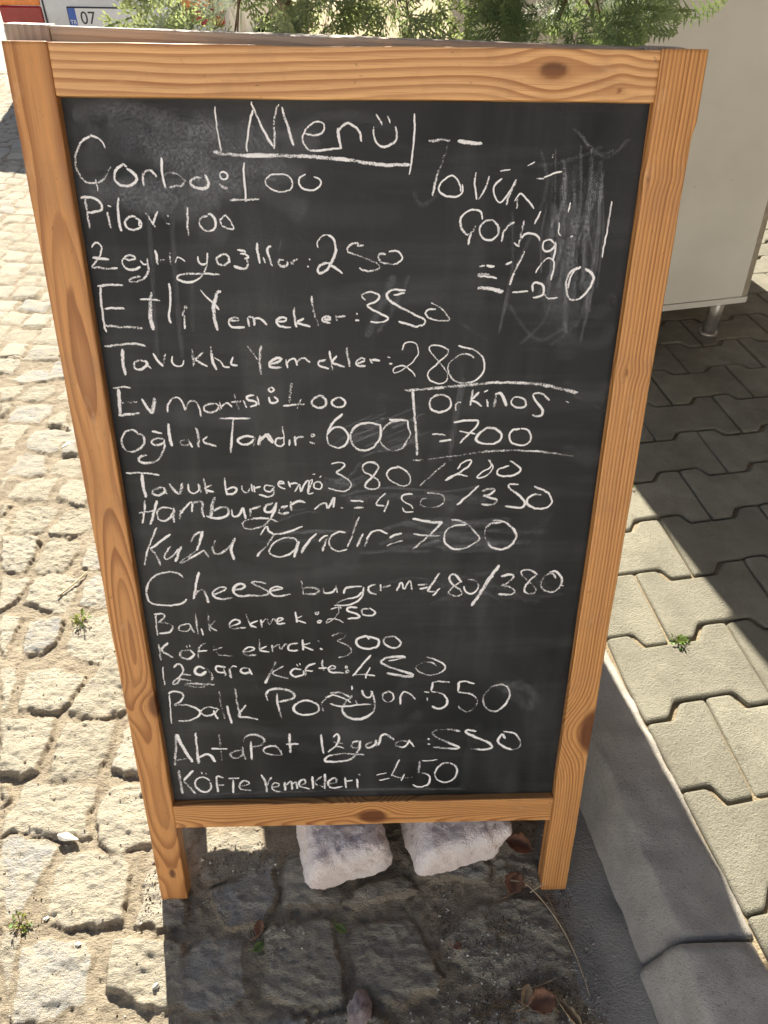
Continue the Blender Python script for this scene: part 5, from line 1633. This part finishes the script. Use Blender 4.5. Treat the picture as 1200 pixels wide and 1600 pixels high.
# ------------------------------------------------------------------ parked van at the far end
def van():
    e=empty('parked_van',(-1.86,6.2,0),'white van seen from behind with red and orange tail lamp and blue-banded number plate','van')
    M_W=plain('white_car_paint',(.62,.63,.62),.3,.05,6.,0.,.0);M_B=plain('black_plastic',(.03,.03,.032),.6,.2,40.);M_G=plain('dark_glass',(.02,.025,.03),.08,.1,10.)
    hw=.87
    sec=[(.24,0.,.0),(.42,-.045,.0),(.60,-.05,.0),(.66,-.03,.005),(.95,-.01,.01),(1.25,.03,.03),(1.90,.10,.11),(2.02,.16,.16),(2.06,.5,.22)]
    V=[];F=[]
    # body as stacked outlines
    for z,yo,xi in sec:
        w=hw-xi;r=.12
        pts=[]
        for cx,cy,a0 in((w-r,yo+r,-90),(w-r,4.1-r-.3*(z>1.0),0),(-w+r,4.1-r-.3*(z>1.0),90),(-w+r,yo+r,180)):
            for k in range(5):
                a=R(a0+90*k/4);pts.append((cx+r*math.cos(a),cy+r*math.sin(a),z))
        V+=pts
    m=20
    for i in range(len(sec)-1):
        for k in range(m): F.append((i*m+k,i*m+(k+1)%m,(i+1)*m+(k+1)%m,(i+1)*m+k))
    F.append(tuple(range(m))[::-1]);F.append(tuple((len(sec)-1)*m+k for k in range(m)))
    mesh_obj('body',V,F,M_W,e,None,True).modifiers.new('e','EDGE_SPLIT').split_angle=R(40)
    mb=MB();mb.box((-hw+.02,-.075,.26),(hw-.02,-.0,.425));mb.build('bumper',M_W,e,bevel=.02)
    M_R=plain('red_lamp_lens',(.30,.015,.015),.2,.15,30.);M_O=plain('orange_lamp_lens',(.75,.22,.03),.2,.15,30.)
    for s in(-1,1):
        mb=MB();x0,x1=sorted((s*.525,s*.84));mb.box((x0,-.062,.455),(x1,.02,.565));l=mb.build('tail_lamp',M_R,e,bevel=.012)
        mb=MB();mb.box((x0,-.060,.567),(x1,.02,.68));mb.build('indicator',M_O,l,bevel=.012)
        mb=MB();mb.box((x0,-.056,.682),(x1,.02,.98));mb.build('brake_lamp',M_R,l,bevel=.012)
    
    for q in (-.506,.506):
        mb=MB();mb.box((q-.006,-.0535,.43),(q+.006,-.02,1.2));mb.build('tailgate_seam',M_B,e)
    mb=MB();mb.box((-.62,-.01,1.02),(.62,.06,1.50),Matrix.Translation((0,.03,0))@Matrix.Rotation(R(-9),4,'X')@Matrix.Translation((0,.10,0)));mb.build('rear_window',M_G,e,bevel=.02)
    for s in(-1,1):
        for y in(.75,3.3):
            w=MB();xs_=(s*(hw-.20),s*(hw-.005));w.tube([(xs_[0],y,.31),(xs_[0]+s*.02,y,.31),(xs_[1]-s*.02,y,.31),(xs_[1],y,.31)],[.28,.31,.31,.28],28);wh=w.build('wheel',M_B,e,True)
            q=MB();q.tube([(xs_[1],y,.31),(xs_[1]+s*.006,y,.31)],[.19,.18],24);q.build('rim',M_METAL,wh,True)
    pl=MB();pl.box((-.335,-.066,.435),(.195,-.052,.565));p=pl.build('number_plate_holder',M_B,e,bevel=.004)
    q=MB();q.box((-.327,-.070,.444),(.187,-.0665,.556));q.build('number_plate',plain('plate_white',(.80,.80,.78),.35,.04,30.),p)
    q=MB();q.box((-.327,-.0712,.444),(-.272,-.0702,.556));q.build('blue_band',plain('plate_blue',(.02,.10,.45),.35,.1,30.),p)
    TX=[]
    def txt(s,x,z,size,mat):
        cu=bpy.data.curves.new('plate_text','FONT');cu.body=s;cu.size=size;cu.extrude=.0005;cu.align_x='CENTER'
        o=bpy.data.objects.new('plate_text',cu);C.objects.link(o);cu.materials.append(mat);o.parent=p;TX.append(o);o.location=(x,-.0722,z);o.rotation_euler=(R(90),0,0)
    txt('TR',-.2995,.455,.040,plain('plate_letter_white',(.8,.8,.8),.4,.03,20.));txt('07',-.185,.458,.115,M_B)
    dg=bpy.context.evaluated_depsgraph_get()
    for o in TX:
        me=bpy.data.meshes.new_from_object(o.evaluated_get(dg));n=bpy.data.objects.new('plate_text',me);C.objects.link(n);n.parent=p;n.location=o.location;n.rotation_euler=o.rotation_euler;bpy.data.objects.remove(o)
    for k,n in enumerate([o for o in p.children if o.name.startswith('plate_text')]): n.name='plate_letters'
van()

# ------------------------------------------------------------------ unseen houses and awning, added to bounce light and block sky
M_PLAS=plain('bounce_house_plaster',(.72,.74,.79),.9,.05,2.,0.,.002);M_SHUT=plain('added_house_shutter',(.20,.12,.07),.6,.15,12.);M_PANE=plain('added_house_glass',(.05,.06,.07),.1,.1,3.);M_ROOF=plain('added_house_roof_tile',(.40,.17,.09),.85,.25,8.)
def house(name,label,loc,rz,W,D,H,cols):  # builds the added, unseen houses only
    e=empty(name,loc,label,'house',rz=rz)
    mb=MB();mb.box((-W/2,-D,0),(W/2,0,H));mb.build('added_house_wall',M_PLAS,e)
    mb=MB();mb.add([(-W/2-.3,-D-.3,H+.003),(W/2+.3,-D-.3,H+.003),(W/2+.3,.3,H+.003),(-W/2-.3,.3,H+.003),(-W/2-.3,-D/2,H+1.6),(W/2+.3,-D/2,H+1.6)],[(0,1,5,4),(2,3,4,5),(0,4,3),(1,2,5),(3,2,1,0)]);mb.build('added_house_roof',M_ROOF,e)
    for i in range(cols):
        x=-W/2+W*(i+.5)/cols
        for z in (1.0,4.0):
            if z+1.4>H or (H<4 and i%2==0): continue
            if i==1 and z<2:
                mb=MB();mb.box((x-.5,.003,.02),(x+.5,.05,2.15));mb.build('added_house_door',M_SHUT,e,bevel=.01);continue
            mb=MB();mb.box((x-.55,.003,z),(x-.48,.06,z+1.4));mb.box((x+.48,.003,z),(x+.55,.06,z+1.4));mb.box((x-.4798,.003,z),(x+.4798,.06,z+.07));mb.box((x-.4798,.003,z+1.33),(x+.4798,.06,z+1.4))
            f=mb.build('added_house_window',M_SHUT,e);mb=MB();mb.box((x-.4795,.005,z+.0705),(x+.4795,.02,z+1.3295));mb.build('pane',M_PANE,f)
house('bounce_house','unseen low whitewashed house with brown window frames, added across the street to bounce light',(-1.,-6.4,0),0,18,6,3.3,7)  # added behind the camera as a reflector, height and colour set for fill
M_PLAS=plain('sky_block_house_plaster',(.22,.17,.13),.9,.08,2.,0.,.002)
house('sky_block_house','unseen brown plastered house, added along the pavement to block sky light',(4.6,.5,.12),R(90),12,5,6.6,5)  # added out of view to darken the shaded pavers
def awning():  # overhead sky blocker, added out of view
    e=empty('sky_block_awning',(4.55,.4,0),'unseen plain dark canvas awning, added over the pavement to block sky light','awning')
    M=plain('sky_block_awning_canvas',(.09,.06,.05),.9,.15,6.);m=plain('sky_block_awning_tube',(.3,.3,.3),.4,.1,20.,.7)
    mb=MB();mb.add([(-3.95,-3.6,2.35),(0,-3.6,3.1),(0,2.6,3.1),(-3.95,2.6,2.35),(-3.95,-3.6,2.36),(0,-3.6,3.11),(0,2.6,3.11),(-3.95,2.6,2.36)],[(3,2,1,0),(4,5,6,7),(0,1,5,4),(1,2,6,5),(2,3,7,6),(3,0,4,7)]);mb.build('canvas',M,e)
    mb=MB();mb.tube([(-3.95,-3.6,2.33),(-3.95,2.6,2.33)],.02);mb.build('front_bar',m,e,True)
    for y in(-3.5,2.5):
        mb=MB();mb.tube([(-3.93,y,2.32),(0,y,2.6)],.018);mb.build('arm',m,e,True)
awning()
